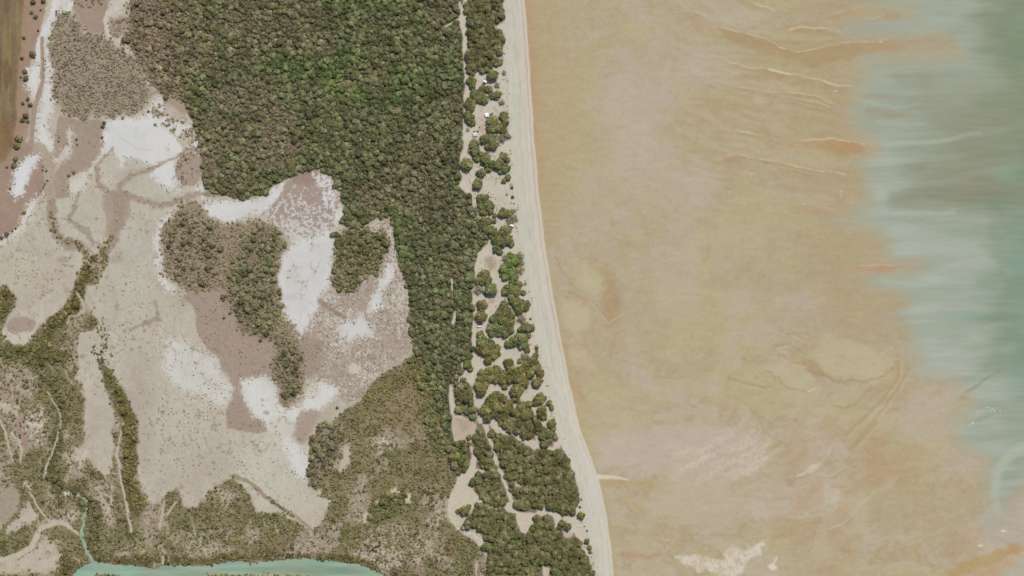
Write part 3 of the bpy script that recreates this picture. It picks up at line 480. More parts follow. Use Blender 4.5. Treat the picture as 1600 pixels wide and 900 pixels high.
# near the beach
patch([(925, 405), (945, 415), (958, 440), (972, 470), (972, 492), (955, 506), (940, 490), (946, 465), (934, 440), (916, 408)], (168, 145, 109), 15, .8, 10, 4)
paint(line([(868, 402), (880, 425), (896, 449)], 2.5, 1.5, 1.2), (172, 142, 102), .7); paint(line([(888, 456), (905, 464), (922, 471), (938, 488), (952, 505)], 3.5, 3, 2), (180, 142, 108), .7); paint(line([(920, 470), (936, 487), (950, 506), (965, 496), (974, 490)], 1.5, 1.5, 1), (206, 190, 160), .7)
patch([(905, 408), (935, 412), (945, 440), (935, 462), (915, 460), (900, 440)], (187, 177, 143), 12, .8, 8, 4, h=.15); patch([(875, 470), (915, 478), (922, 510), (900, 525), (880, 510)], (190, 177, 145), 7, .8, h=.1)
paint(line([(962, 520), (954, 545), (952, 570)], 2.5, 1.5, 1.5), (166, 150, 118), .7); paint(line([(885, 545), (900, 535), (915, 540)], 6, 4, 4), (184, 148, 118), .5); patch([(893, 600), (905, 598), (914, 625), (905, 632)], (186, 150, 122), 4, .6); patch([(890, 540), (918, 548), (928, 580), (905, 578), (888, 560)], (188, 174, 140), 7, .5)
for (a, b, ru, rv) in [(1010, 590, 16, 22), (1060, 625, 14, 16), (985, 560, 10, 50), (1150, 475, 25, 20), (1140, 540, 12, 40), (1120, 600, 10, 18), (1000, 260, 50, 70), (1080, 290, 40, 40), (920, 290, 25, 25), (1100, 110, 40, 30), (985, 160, 60, 60), (1060, 420, 30, 60), (1150, 25, 40, 15), (1185, 520, 30, 20), (1250, 470, 30, 14)]:
    paint(oval(a, b, ru, rv, min(ru, rv) * .6, 16, 3), PINK, .6)
gp = poly([(925, 682), (1000, 670), (1100, 664), (1190, 678), (1198, 718), (1182, 742), (1120, 746), (1000, 738), (940, 730)], 9, 6, 4); paint(gp, (187, 174, 158), .8)
paint(mul(poly([(1060, 700), (1180, 670), (1200, 690), (1196, 730), (1160, 758), (1110, 756), (1050, 748)], 22, 14, 6, 50), sstep(.42, .66, SPK * .5 + f3 * .5)), (203, 192, 172), .75)
paint(line([(935, 746), (955, 746), (980, 749)], 9, 3, 1.5, 1, 1), (212, 200, 184), .95); patch([(935, 751), (1000, 750), (1060, 756), (1000, 762), (945, 764)], (180, 160, 118), 4, .6)
bar([(950, 730), (975, 726), (1000, 722)], 3, op=.5, fop=.4); bar([(965, 780), (990, 785), (1012, 795)], 2.5, op=.5, fop=.3); bar([(1010, 836), (1030, 842), (1055, 846)], 3, op=.7, fop=.1); paint(line([(972, 867), (990, 870), (1012, 872), (1032, 866)], 8, 7, 4), (182, 146, 114), .8)
patch([(980, 840), (1025, 842), (1030, 862), (990, 866)], (186, 174, 142), 7, .6); patch([(1040, 735), (1180, 750), (1160, 800), (1080, 820), (1020, 790)], (186, 172, 150), 14, .5)
cr = poly([(1052, 866), (1088, 862), (1125, 872), (1150, 850), (1160, 866), (1182, 850), (1200, 842), (1192, 862), (1165, 880), (1158, 896), (1130, 906), (1106, 890), (1066, 884)], 3, 9, 6, 40); paint(mul(cr, .45 + .7 * sstep(.38, .6, SPK * .5 + BLOT * .5)), (208, 198, 181), .9)
# lens bars bottom right of the flat
patch([(1292, 525), (1330, 534), (1380, 544), (1402, 564), (1384, 584), (1345, 597), (1312, 594), (1288, 582), (1262, 570), (1272, 545)], (188, 177, 143), 9, .75, 10, 4, h=.12)
paint(line([(1262, 570), (1280, 580), (1296, 591), (1320, 598), (1350, 597), (1376, 586), (1394, 578), (1402, 566)], 2.6, 2, 1.8, 7, 3), (163, 139, 103), .65); patch([(1200, 575), (1240, 570), (1275, 588), (1272, 604), (1250, 610), (1222, 600)], (189, 178, 146), 9, .7, 10, 4, h=.1)
paint(line([(1198, 580), (1215, 596), (1240, 608), (1262, 612)], 2.6, 2, 1.8, 7, 3), (166, 140, 104), .65); paint(line([(1262, 612), (1274, 606)], 2, 1.5, 1), (214, 202, 180), .9); patch([(1250, 560), (1275, 560), (1290, 585), (1272, 590)], (166, 144, 108), 4, .7)
patch([(1300, 625), (1350, 615), (1356, 600), (1344, 630), (1325, 634), (1308, 636)], (186, 172, 138), 7, .5, h=.08); paint(line([(1302, 632), (1320, 637), (1340, 628), (1352, 616)], 2, 2, 1), (162, 140, 106), .7)
for pts in [[(1404, 566), (1402, 590), (1380, 622), (1350, 650), (1322, 680)], [(1420, 575), (1400, 610), (1370, 650), (1340, 690)], [(1370, 660), (1350, 685), (1330, 700)], [(1210, 540), (1230, 536), (1250, 548)], [(1215, 555), (1240, 566), (1258, 566)], [(1230, 520), (1255, 530), (1262, 545)], [(1140, 590), (1165, 600), (1200, 606)], [(1160, 560), (1180, 580), (1200, 590)]]:
    paint(line(pts, 5, 3, 3, 4, 1), (165, 143, 108), .55); paint(line([(a + 4, b + 4) for a, b in pts], 3, 2, 2, 4, 1), (194, 180, 148), .6)
bar([(1244, 743), (1262, 735), (1280, 724), (1292, 712), (1304, 690)], 7, ridge=(204, 192, 170), fop=.4, side=1); patch([(1250, 742), (1275, 738), (1286, 722), (1268, 728)], (200, 190, 172), 2, .8); bar([(1218, 775), (1238, 764), (1258, 758)], 4, fop=.2); bar([(1282, 744), (1296, 744), (1318, 730), (1338, 712)], 4, fop=.3); bar([(1244, 812), (1260, 804), (1276, 796), (1280, 792)], 5, fop=.3); bar([(1246, 816), (1268, 812), (1282, 802)], 3, fop=.2); bar([(1298, 828), (1316, 818), (1330, 804), (1352, 782), (1366, 768)], 5, ridge=(204, 190, 166), fop=.3); bar([(1285, 806), (1300, 798), (1308, 790)], 4, fop=.2)
patch([(1290, 758), (1312, 764), (1306, 790), (1285, 786)], (194, 184, 164), 5, .7); bar([(1241, 818), (1238, 840), (1222, 862), (1212, 880)], 3, ridge=(198, 184, 154), fop=.3); paint(oval(1208, 886, 7, 5, 2), (222, 212, 196), .9); paint(line([(1210, 880), (1214, 868)], 4, 2, 1.2), (214, 204, 186), .9)
for pts in [[(1346, 712), (1362, 690), (1390, 682), (1386, 748), (1352, 746)], [(1258, 746), (1284, 752), (1282, 784), (1266, 776)], [(1302, 760), (1330, 757), (1362, 755), (1350, 768), (1320, 770)], [(1308, 786), (1334, 792), (1326, 812), (1304, 816)], [(1298, 832), (1322, 830), (1346, 850), (1340, 872), (1300, 862)], [(1272, 880), (1310, 876), (1320, 905), (1270, 905)], [(1212, 805), (1240, 810), (1236, 822), (1214, 818)], [(1470, 850), (1520, 828), (1530, 852), (1478, 892)], [(1390, 740), (1440, 735), (1460, 728), (1430, 744), (1400, 748)], [(1240, 772), (1262, 774), (1266, 786), (1244, 786)]]:
    patch(pts, (179, 150, 118), 13, .5, 12, 4)
for k_ in range(4): paint(line([(1408, 854 - k_ * 5), (1422, 850 - k_ * 5), (1440, 845 - k_ * 5)], 1.6, 1.2, 1.0, 2.5, 1.5), (200, 188, 162), .5)
patch([(1380, 760), (1500, 750), (1530, 790), (1520, 830), (1440, 820), (1380, 840), (1350, 800)], (175, 160, 126), 12, .6)

# sea: shoreline that leaks into the flat in streaks
SHORE = [(1356, -400), (1356, 0), (1340, 6), (1420, 16), (1432, 28), (1345, 36), (1330, 43), (1400, 50), (1490, 56), (1495, 76), (1400, 82), (1358, 92), (1350, 112), (1335, 135), (1322, 170), (1328, 190), (1350, 214), (1362, 224), (1356, 240), (1346, 262), (1352, 300), (1350, 322), (1325, 340), (1300, 346), (1345, 360), (1370, 372), (1384, 392), (1392, 412), (1428, 419), (1380, 428), (1366, 440), (1392, 450), (1408, 462), (1412, 500), (1424, 540), (1436, 562), (1452, 585), (1488, 596), (1500, 615), (1524, 625), (1512, 650), (1495, 668), (1486, 690), (1508, 706), (1534, 724), (1538, 760), (1546, 790), (1536, 815), (1560, 800), (1585, 770), (1610, 750), (1700, 740), (2000, 735), (2000, -400)]
s, d = sdf(SHORE, 6, 2, 140)
hs_ = fbm(U / 120, (V + .08 * U) / 13, 281, 4)[s]
d = d + (hs_ - .5) * 22 + (fbm(U / 160, V / 34, 441, 4)[s] - .5) * 36
sea_m = sstep(-20, 30, d) * sstep(1240, 1290, U[s])
SEA = np.zeros((NV, NU), np.float32); SEA[s] = sea_m
SD = np.full((NV, NU), -99, np.float32); SD[s] = d
SC = np.empty_like(C); SC[:] = (164, 172, 156)                       # milky inshore water
def sp(mask, col, op): SC[:] = SC * (1 - (mask * op)[..., None]) + np.array(col, np.float32) * (mask * op)[..., None]
hs = fbm(U / 120, (V + .08 * U) / 13, 281, 4); hs2 = fbm(U / 90, V / 26, 291, 4); hs3 = fbm(U / 60, V / 50, 301, 3)
sp(sstep(10, 150, SD + (hs2 - .5) * 120) * sstep(420, 300, V), (143, 147, 125), .92)
sp(sstep(20, 170, SD + (hs2 - .5) * 120) * sstep(300, 430, V), (150, 170, 153), .9)
sp(sstep(0.48, 0.68, hs) * .8, (172, 178, 165), .42); sp(sstep(.5, .7, fbm(U / 200, V / 40, 501, 3)) * sstep(300, 380, V), (178, 185, 172), .55)
sp(sstep(0.55, 0.7, hs2) * sstep(420, 200, V) * sstep(25, 90, SD), (146, 143, 120), .4)
sp(sstep(1500, 1600, U + (hs2 - .5) * 90) * (.4 + .6 * sstep(.4, .6, hs3)), (130, 144, 120), .85)
sp(sstep(1560, 1625, U + (hs - .5) * 60) * sstep(330, 420, V) * sstep(680, 560, V), (134, 166, 147), .8)
sp(np.exp(-((V - 60) / 45) ** 2) * sstep(1540, 1600, U), (128, 146, 120), .7); sp(np.exp(-((U - 1540) / 14) ** 2 - ((V - 112) / 16) ** 2), (148, 172, 152), .7)
sp(np.exp(-((U - 1575) / 20) ** 2 - ((V - 272) / 14) ** 2), (142, 168, 144), .6)
sp(sstep(600, 680, V) * sstep(1480, 1560, U), (160, 168, 152), .8)
sp(np.exp(-((SD - 30) / 38) ** 2) * sstep(.4, .62, hs) * sstep(180, 260, V), (178, 184, 172), .6)
def streak(pts, a0, a1, col, op, soft=3):
    s, m = line(pts, a0, a1, soft, 3, .8); SC[s] = SC[s] * (1 - (m * op)[..., None]) + np.array(col) * (m * op)[..., None]
streak([(1352, 222), (1400, 224), (1450, 222), (1490, 216), (1530, 207)], 9, 4, (182, 187, 178), .75, 4.5); streak([(1330, 42), (1380, 42), (1420, 38)], 10, 6, (164, 170, 160), .8); streak([(1375, 100), (1400, 103), (1440, 100), (1470, 94)], 8, 3, (162, 170, 156), .8)
streak([(1340, 155), (1370, 163), (1398, 168), (1440, 162)], 4, 2, (176, 178, 166), .7); streak([(1380, 332), (1420, 334), (1460, 334), (1490, 330)], 12, 8, (176, 182, 171), .7, 6); streak([(1300, 345), (1330, 346), (1350, 350)], 8, 4, (174, 180, 170), .8); streak([(1390, 385), (1420, 380), (1460, 392), (1510, 398)], 14, 8, (172, 178, 164), .6, 6); streak([(1400, 312), (1450, 300), (1520, 296), (1600, 306)], 22, 30, (140, 138, 116), .6, 12); streak([(1410, 270), (1480, 262), (1560, 250)], 6, 8, (150, 152, 130), .6, 5)
streak([(1370, 190), (1420, 198), (1445, 192)], 3, 2, (174, 176, 162), .6); streak([(1395, 285), (1415, 285)], 3, 2, (178, 180, 166), .6); streak([(1420, 475), (1480, 480), (1560, 484), (1610, 482)], 9, 6, (172, 178, 164), .6, 5); streak([(1400, 440), (1460, 442), (1520, 438)], 12, 5, (174, 182, 172), .6, 6); streak([(1440, 515), (1520, 512), (1600, 505)], 6, 5, (162, 172, 158), .6, 5)
streak([(1610, 695), (1575, 712), (1556, 740), (1552, 775), (1556, 795)], 16, 14, (176, 184, 168), .85, 5); streak([(1590, 770), (1575, 785), (1570, 790)], 10, 8, (156, 156, 132), .6, 6); streak([(1530, 655), (1555, 645), (1600, 625)], 8, 6, (150, 152, 134), .5, 5); streak([(1510, 614), (1535, 596), (1562, 578)], 5, 2, (138, 128, 102), .5, 3)
streak([(1360, 175), (1400, 180), (1420, 178)], 16, 8, (164, 150, 130), .6, 7); streak([(1355, 150), (1400, 152)], 10, 6, (162, 150, 132), .5, 6); streak([(1400, 118), (1450, 122)], 14, 8, (156, 146, 122), .5, 7)
# what stands dry or drains beside the sea
patch([(1440, 600), (1490, 606), (1500, 640), (1480, 680), (1420, 690), (1400, 660), (1420, 620)], (183, 170, 152), 12, .7); patch([(1475, 690), (1540, 700), (1532, 745), (1480, 740)], (182, 168, 152), 8, .6); patch([(1540, 790), (1600, 780), (1660, 790), (1660, 850), (1580, 850), (1530, 840)], (182, 170, 156), 8, .7)
patch([(1474, 900), (1500, 880), (1545, 866), (1590, 850), (1600, 856), (1560, 878), (1520, 894), (1490, 905)], (178, 150, 102), 5, .75, 6, 3); patch([(1500, 905), (1570, 872), (1590, 876), (1560, 905)], (184, 156, 124), 6, .7); patch([(1576, 850), (1592, 848), (1590, 864), (1574, 868)], (182, 144, 108), 5, .6); patch([(1560, 890), (1600, 868), (1700, 860), (1700, 960), (1560, 920)], (178, 172, 156), 4, .7); paint(oval(1531, 852, 4, 2, 1.2), (214, 206, 196), .9); paint(oval(1567, 829, 4, 1.5, 1), (220, 214, 206), .9)
patch([(1500, 612), (1512, 612), (1516, 625), (1502, 626)], (186, 146, 116), 3, .7, 3, 3, .2)
SHOREPT = [(1381, 23), (1378, 66), (1304, 142), (1350, 224), (1398, 417), (1507, 619)]
lil = np.exp(-((SD + 4) / 22) ** 2) * sstep(.35, .6, hs2)
C[:] = C * (1 - .4 * lil[..., None]) + np.array((177, 165, 148)) * .4 * lil[..., None]
sp(sstep(1530, 1600, U + (hs2 - .5) * 80) * sstep(240, 330, V) * sstep(640, 560, V), (134, 154, 134), .55); sp(sstep(1400, 1470, U) * sstep(260, 180, V) * sstep(90, 120, V), (150, 153, 131), .4)
SC *= .985
SC += ((fbm(U / 34, V / 3.2, 581, 3) - .5) * 11)[..., None]
C += ((vn(U / 2.6, V / 2.6, 591) - .5) * 7 * tf + (fbm(U / 16, V / 5, 601, 4) - .5) * 10 * tf)[..., None]
Z[:] -= SEA * 1.2
# ------------------------------------------------------------------ creek
CREEK = np.zeros((NV, NU), np.float32)
s, m = poly([(112, 906), (120, 890), (138, 879), (150, 876), (164, 880), (200, 883), (240, 888), (258, 883), (300, 884), (340, 880), (370, 877), (400, 878), (440, 873), (500, 874), (540, 878), (572, 886), (596, 894), (612, 908), (640, 930), (600, 940), (540, 912), (500, 900), (440, 897), (330, 897), (300, 903), (200, 905), (180, 899), (160, 899), (140, 906)], 1.6, 2, 2); CREEK[s] = np.maximum(CREEK[s], m)
s, m = line([(146, 878), (136, 862), (129, 846), (127, 830), (133, 812), (137, 796), (134, 782), (128, 776)], 6.5, 3.5, 1.3, 2.5, 2.5); CREEK[s] = np.maximum(CREEK[s], m)
paint(poly([(300, 899), (440, 896), (520, 902), (560, 930), (300, 940), (180, 930)], 2), (178, 168, 124), .9)
for k_ in VEG: VEG[k_] *= 1 - np.clip(CREEK * 1.15 - .1, 0, 1)
cr3 = CREEK[..., None]; C[:] = C * (1 - cr3) + np.array((140, 150, 120)) * cr3
CLS[CREEK > .5] = CREEKBED
Z[:] -= CREEK * 1.8
grow('M', oval(166, 903, 18, 5, 2), 1.0, (106, 98, 60), clear=False); grow('M', poly([(20, 898), (60, 902), (100, 900), (110, 930), (20, 930)], 2), .8, (112, 104, 64), clear=False); grow('M', poly([(350, 899), (400, 902), (500, 903), (520, 930), (340, 930)], 2), .7, (112, 104, 64), clear=False)
# gentle relief of bare ground
Z += ((N40 - .5) * .5 * (1 - tf) + (N14 - .5) * .18 * (1 - tf)).astype(np.float32)
Z += ((q3 - .5) * .5 * tf).astype(np.float32)

# tints wander from stand to stand; tufts gather in drifts
TINT += ((fbm(U / 20, V / 20, 611, 3) - .5) * 34 + (fbm(U / 6, V / 6, 621, 2) - .5) * 22)[..., None] * np.array((1, .95, .7)) * (U[..., None] < 712)
VEG['D'] *= np.clip(.12 + 1.25 * sstep(.44, .62, BLOT) * sstep(.38, .6, N40 + .12), 0, 1.3)
VEG['S'] *= .62 + .38 * sstep(.36, .56, fbm(U / 8, V / 8, 631, 3))

# ------------------------------------------------------------------ materials
def new_mat(name):
    m = bpy.data.materials.new(name); m.use_nodes = True; t = m.node_tree
    return m, t, t.nodes['Principled BSDF']
def ground_mat(name, scale=.6, amp=.08, rough=.9, bump=.25, spec=.2):
    m, t, b = new_mat(name); n = t.nodes; l = t.links
    at = n.new('ShaderNodeAttribute'); at.attribute_name = 'col'
    tc = n.new('ShaderNodeTexCoord')
    nz = n.new('ShaderNodeTexNoise'); nz.inputs['Scale'].default_value = scale; nz.inputs['Detail'].default_value = 4; l.new(tc.outputs['Object'], nz.inputs['Vector'])
    mr = n.new('ShaderNodeMapRange'); mr.inputs['From Min'].default_value = .25; mr.inputs['From Max'].default_value = .75; mr.inputs['To Min'].default_value = 1 - amp; mr.inputs['To Max'].default_value = 1 + amp
    l.new(nz.outputs['Fac'], mr.inputs['Value'])
    vm = n.new('ShaderNodeVectorMath'); vm.operation = 'SCALE'; l.new(at.outputs['Color'], vm.inputs[0]); l.new(mr.outputs[0], vm.inputs['Scale'])
    l.new(vm.outputs[0], b.inputs['Base Color'])
    bp = n.new('ShaderNodeBump'); bp.inputs['Strength'].default_value = bump; bp.inputs['Distance'].default_value = .3; l.new(nz.outputs['Fac'], bp.inputs['Height']); l.new(bp.outputs[0], b.inputs['Normal'])
    b.inputs['Roughness'].default_value = rough; b.inputs['Specular IOR Level'].default_value = spec
    return m
M_G = ground_mat('mud and soil', .45, .10); M_B = ground_mat('beach sand', .8, .035, .85); M_F = ground_mat('wet tidal sand', .35, .035, .75, .2, .08)
M_S = ground_mat('salt crust', .7, .045, .7); M_T = ground_mat('loose track sand', .6, .05); M_P = ground_mat('dry paddock grass', .5, .14)
def water_mat(name, scale, rough=.4):
    m, t, b = new_mat(name); n = t.nodes; l = t.links
    at = n.new('ShaderNodeAttribute'); at.attribute_name = 'col'; al = n.new('ShaderNodeAttribute'); al.attribute_name = 'murk'
    l.new(at.outputs['Color'], b.inputs['Base Color']); b.inputs['Roughness'].default_value = rough; b.inputs['IOR'].default_value = 1.33; b.inputs['Specular IOR Level'].default_value = .06
    tc = n.new('ShaderNodeTexCoord'); mp = n.new('ShaderNodeMapping'); mp.inputs['Scale'].default_value = (.35, 1, 1); l.new(tc.outputs['Object'], mp.inputs[0])
    nz = n.new('ShaderNodeTexNoise'); nz.inputs['Scale'].default_value = scale; nz.inputs['Detail'].default_value = 3; l.new(mp.outputs[0], nz.inputs['Vector'])
    bp = n.new('ShaderNodeBump'); bp.inputs['Strength'].default_value = .35; bp.inputs['Distance'].default_value = .25; l.new(nz.outputs['Fac'], bp.inputs['Height']); l.new(bp.outputs[0], b.inputs['Normal'])
    tr = n.new('ShaderNodeBsdfTransparent'); mx = n.new('ShaderNodeMixShader'); l.new(al.outputs['Fac'], mx.inputs[0]); l.new(tr.outputs[0], mx.inputs[1]); l.new(b.outputs[0], mx.inputs[2])
    l.new(mx.outputs[0], n['Material Output'].inputs[0]); return m
M_SEA = water_mat('milky sea water', .12); M_CRK = water_mat('green creek water', .5)
def leaf_mat(name, lo=.5, hi=1.5, trans=.25):
    m, t, b = new_mat(name); n = t.nodes; l = t.links
    at = n.new('ShaderNodeAttribute'); at.attribute_type = 'INSTANCER'; at.attribute_name = 'tint'
    lv = n.new('ShaderNodeAttribute'); lv.attribute_name = 'leafv'
    mr = n.new('ShaderNodeMapRange'); mr.inputs['To Min'].default_value = lo; mr.inputs['To Max'].default_value = hi; l.new(lv.outputs['Fac'], mr.inputs['Value'])
    vm = n.new('ShaderNodeVectorMath'); vm.operation = 'SCALE'; l.new(at.outputs['Color'], vm.inputs[0]); l.new(mr.outputs[0], vm.inputs['Scale'])
    l.new(vm.outputs[0], b.inputs['Base Color']); b.inputs['Roughness'].default_value = .75; b.inputs['Specular IOR Level'].default_value = .2
    tl = n.new('ShaderNodeBsdfTranslucent'); l.new(vm.outputs[0], tl.inputs[0]); mx = n.new('ShaderNodeMixShader'); mx.inputs[0].default_value = trans
    l.new(b.outputs[0], mx.inputs[1]); l.new(tl.outputs[0], mx.inputs[2]); l.new(mx.outputs[0], n['Material Output'].inputs[0]); return m
M_LEAF = leaf_mat('coastal foliage')
def flat_mat(name, rgb, rough=.5, metal=0.0, amp=.06, scale=3.0):
    m, t, b = new_mat(name); n = t.nodes; l = t.links
    nz = n.new('ShaderNodeTexNoise'); nz.inputs['Scale'].default_value = scale; tc = n.new('ShaderNodeTexCoord'); l.new(tc.outputs['Object'], nz.inputs['Vector'])
    mr = n.new('ShaderNodeMapRange'); mr.inputs['To Min'].default_value = 1 - amp; mr.inputs['To Max'].default_value = 1 + amp; l.new(nz.outputs['Fac'], mr.inputs['Value'])
    vm = n.new('ShaderNodeVectorMath'); vm.operation = 'SCALE'; vm.inputs[0].default_value = rgb; l.new(mr.outputs[0], vm.inputs['Scale']); l.new(vm.outputs[0], b.inputs['Base Color'])
    b.inputs['Roughness'].default_value = rough; b.inputs['Metallic'].default_value = metal; return m
M_BARK = flat_mat('grey bark', (.16, .13, .10), .9, 0, .3); M_WHITE = flat_mat('white paint', (.43, .43, .42), .45); M_DARKC = flat_mat('dark grey paint', (.04, .042, .045), .4)
M_GLASS = flat_mat('tinted glass', (.02, .023, .026), .1); M_TYRE = flat_mat('tyre rubber', (.02, .02, .02), .85); M_RIM = flat_mat('wheel rim', (.4, .4, .4), .35, .8); M_CANV = flat_mat('white canvas', (.44, .43, .42), .8); M_TARP = flat_mat('pale grey tarpaulin', (.27, .26, .25), .7); M_DARKT = flat_mat('charcoal awning cloth', (.03, .029, .03), .8); M_POLE = flat_mat('steel pole', (.35, .35, .36), .4, .7); M_LOG = flat_mat('weathered log', (.13, .115, .10), .9, 0, .3); M_LAMP = flat_mat('lamp lens', (.5, .48, .42), .2); M_FOAM = flat_mat('foam', (.55, .55, .53), .9); M_RED = flat_mat('red lens', (.3, .02, .02), .3)

def tag(o, label=None, cat=None, group=None, kind=None):
    if label: o['label'] = label
    if cat: o['category'] = cat
    if group: o['group'] = group
    if kind: o['kind'] = kind
    return o

# ------------------------------------------------------------------ ground sheets
XX = (us.astype(np.float64) - 800) * S; YY = (450 - vs.astype(np.float64)) * S
GX, GY = np.meshgrid(XX, YY)
Z = np.clip(Z, -4, 6)
ALB = np.clip(lin(C) / K, 0.004, .85).astype(np.float32)
def grid_object(name, mask, z, colr, mat, extra=None):
    jj, ii = np.nonzero(mask)
    if len(jj) == 0: return None
    idx = np.stack([jj * NU + ii, (jj + 1) * NU + ii, (jj + 1) * NU + ii + 1, jj * NU + ii + 1], 1)
    used, inv = np.unique(idx.ravel(), return_inverse=True)
    me = bpy.data.meshes.new(name)
    zz = z.ravel()[used] if isinstance(z, np.ndarray) else np.full(len(used), z)
    co = np.stack([GX.ravel()[used], GY.ravel()[used], zz], 1).astype(np.float32)
    nf = len(idx)
    me.vertices.add(len(used)); me.vertices.foreach_set('co', co.ravel())
    me.loops.add(nf * 4); me.loops.foreach_set('vertex_index', inv.astype(np.int32).ravel())
    me.polygons.add(nf); me.polygons.foreach_set('loop_start', np.arange(0, nf * 4, 4, dtype=np.int32))
    me.update(calc_edges=True)
    a = me.attributes.new('col', 'FLOAT_COLOR', 'POINT')
    rgba = np.ones((len(used), 4), np.float32); rgba[:, :3] = colr.reshape(-1, 3)[used]; a.data.foreach_set('color', rgba.ravel())
    if extra is not None:
        e = me.attributes.new('murk', 'FLOAT', 'POINT'); e.data.foreach_set('value', extra.ravel()[used].astype(np.float32))
    me.shade_smooth(); me.materials.append(mat)
    o = bpy.data.objects.new(name, me); COL.objects.link(o); return o
fc = CLS[:-1, :-1]
SPEC = [(GROUND, 'ground', M_G, 'brown and beige mudflat, scrub soil and dune sand of the coastal plain', 'ground'), (BEACH, 'beach', M_B, 'long pale sandy beach between the coastal trees and the tidal flat', 'beach'),
        (FLATS, 'tidal_flat', M_F, 'wide tan tidal flat with rippled sandbars beyond the beach', 'tidal flat'), (TRACK, 'sand_track', M_T, 'pale sandy vehicle tracks winding through the coastal trees', 'track'),
        (FIELD, 'paddock', M_P, 'streaky olive and red-brown paddock along the left edge', 'field'), (CREEKBED, 'creek_bed', M_G, 'muddy bed under the green creek at the lower left', 'creek bed')]
for k, nm, mt, lb, ct in SPEC: tag(grid_object(nm, fc == k, Z, ALB, mt), lb, ct, None, 'structure')
for k, lb in PANS:
    o = grid_object('salt_pan', fc == k, Z, ALB, M_S)
    if o: tag(o, lb, 'salt pan', 'salt pans on the inland flats', 'structure')
ex = SEA > 0.02; e2 = ex[:-1, :-1] | ex[1:, :-1] | ex[:-1, 1:] | ex[1:, 1:]
tag(grid_object('sea', e2, -.5, np.clip(lin(C * (1 - SEA[..., None]) + SC * SEA[..., None]) / K, .004, .85).astype(np.float32), M_SEA, np.ones_like(SEA)), 'milky green sea streaked with sediment at the right edge', 'sea', None, 'structure')
ex = CREEK > 0.30; e2 = ex[:-1, :-1] | ex[1:, :-1] | ex[:-1, 1:] | ex[1:, 1:]
CC = np.empty_like(C); CC[:] = (151, 168, 148); CC += ((fbm(U / 60, V / 6, 541, 4) - .5) * 44)[..., None]; CC = CC + (sstep(.45, .7, fbm(U / 40, V / 9, 551, 3)))[..., None] * np.array((-14, 2, 2)); tr_ = sstep(872, 850, V)[..., None]; CC = CC * (1 - .6 * tr_) + np.array((158, 178, 152)) * .6 * tr_
tag(grid_object('creek', e2, .15, np.clip(lin(CC) / K, .004, .85).astype(np.float32), M_CRK, np.ones_like(CREEK)), 'turquoise green tidal creek with a side arm at the lower left', 'creek', None, 'structure')

def zat(u, v):
    i = np.clip(np.searchsorted(us, u), 1, NU - 1); j = np.clip(np.searchsorted(vs, v), 1, NV - 1); return Z[j, i]
def look(A, u, v):
    i = np.clip(np.searchsorted(us, u), 1, NU - 1); j = np.clip(np.searchsorted(vs, v), 1, NV - 1); return A[j, i]

# ------------------------------------------------------------------ plants
VGAIN = 2.05                                            # leaves shade one another; this is the leaf's own reflectance
def tcol(t, j=0.0): return np.clip(lin(np.clip(np.asarray(t, float), 20, 230)) / K * VGAIN, .01, .6)
def mesh_from(name, V_, F_, leafv, mat):
    me = bpy.data.meshes.new(name); me.from_pydata(V_, [], F_)
    if leafv is not None:
        a = me.attributes.new('leafv', 'FLOAT', 'FACE'); a.data.foreach_set('value', np.asarray(leafv, np.float32))
    me.materials.append(mat); me.update(); return me
def crown_mesh(name, seed, lobes=9, leaves=620, leaf=.15, top=1.3, core=.8, spread=.62, open_=0.0):
    r = np.random.RandomState(seed); V_, F_, L_ = [], [], []
    lb = []
    for i in range(lobes):
        a = i * 2.4 + r.uniform(-.5, .5); d = spread * math.sqrt((i + .3) / lobes) * r.uniform(.85, 1.15); rr = r.uniform(.30, .46) * (1.1 - .35 * d)
        lb.append((d * math.cos(a), d * math.sin(a), top - rr - .5 * d * d - r.uniform(0, .22), rr))
    def add(c, n, sz, lv):
        t = np.cross(n, r.randn(3)); t /= np.linalg.norm(t) + 1e-9; b = np.cross(n, t); k = len(V_)
        e = sz * r.uniform(.6, 1.25); f = e * r.uniform(.5, 1.0)
        for sx, sy in ((-1, 0), (0, -.8), (1, 0), (0, .8)): V_.append(tuple(c + t * e * sx + b * f * sy + n * (.15 * e if sx == 0 else 0)))
        F_.append((k, k + 1, k + 2, k + 3)); L_.append(lv)
    ws = np.array([q[3] ** 2 for q in lb]); ws /= ws.sum()
    lvs = r.uniform(.25, .75, lobes)
    for i in range(leaves):
        q = r.choice(lobes, p=ws); cx, cy, cz, rr = lb[q]
        n = r.randn(3); n[2] = abs(n[2]) * .9 - .25; n /= np.linalg.norm(n)
        c = np.array((cx, cy, cz)) + n * rr * r.uniform(.86, 1.12)
        m_ = n + r.randn(3) * .45 + np.array((0, 0, .25)); m_ /= np.linalg.norm(m_)
        add(c, m_, leaf, np.clip(lvs[q] + r.uniform(-.25, .25), 0, 1))
    if core > 0:                                        # inner leaf mass of each lobe
        for q, (cx, cy, cz, rr) in enumerate(lb):
            k = len(V_); rad = rr * core; N = 6
            for zz, sc_ in ((-.8, .6), (.0, 1.0), (.62, .78)):
                for a in range(N): V_.append((cx + rad * sc_ * math.cos(a * 2 * math.pi / N + zz), cy + rad * sc_ * math.sin(a * 2 * math.pi / N + zz), cz + rad * zz))
            V_.append((cx, cy, cz + rad * .95))
            for lv in range(2):
                for a in range(N):
                    b = (a + 1) % N; F_.append((k + lv * N + a, k + lv * N + b, k + lv * N + N + b, k + lv * N + N + a)); L_.append(.3)
            for a in range(N): F_.append((k + 2 * N + a, k + 2 * N + (a + 1) % N, k + 3 * N)); L_.append(.35)
    return mesh_from(name, V_, F_, L_, M_LEAF)
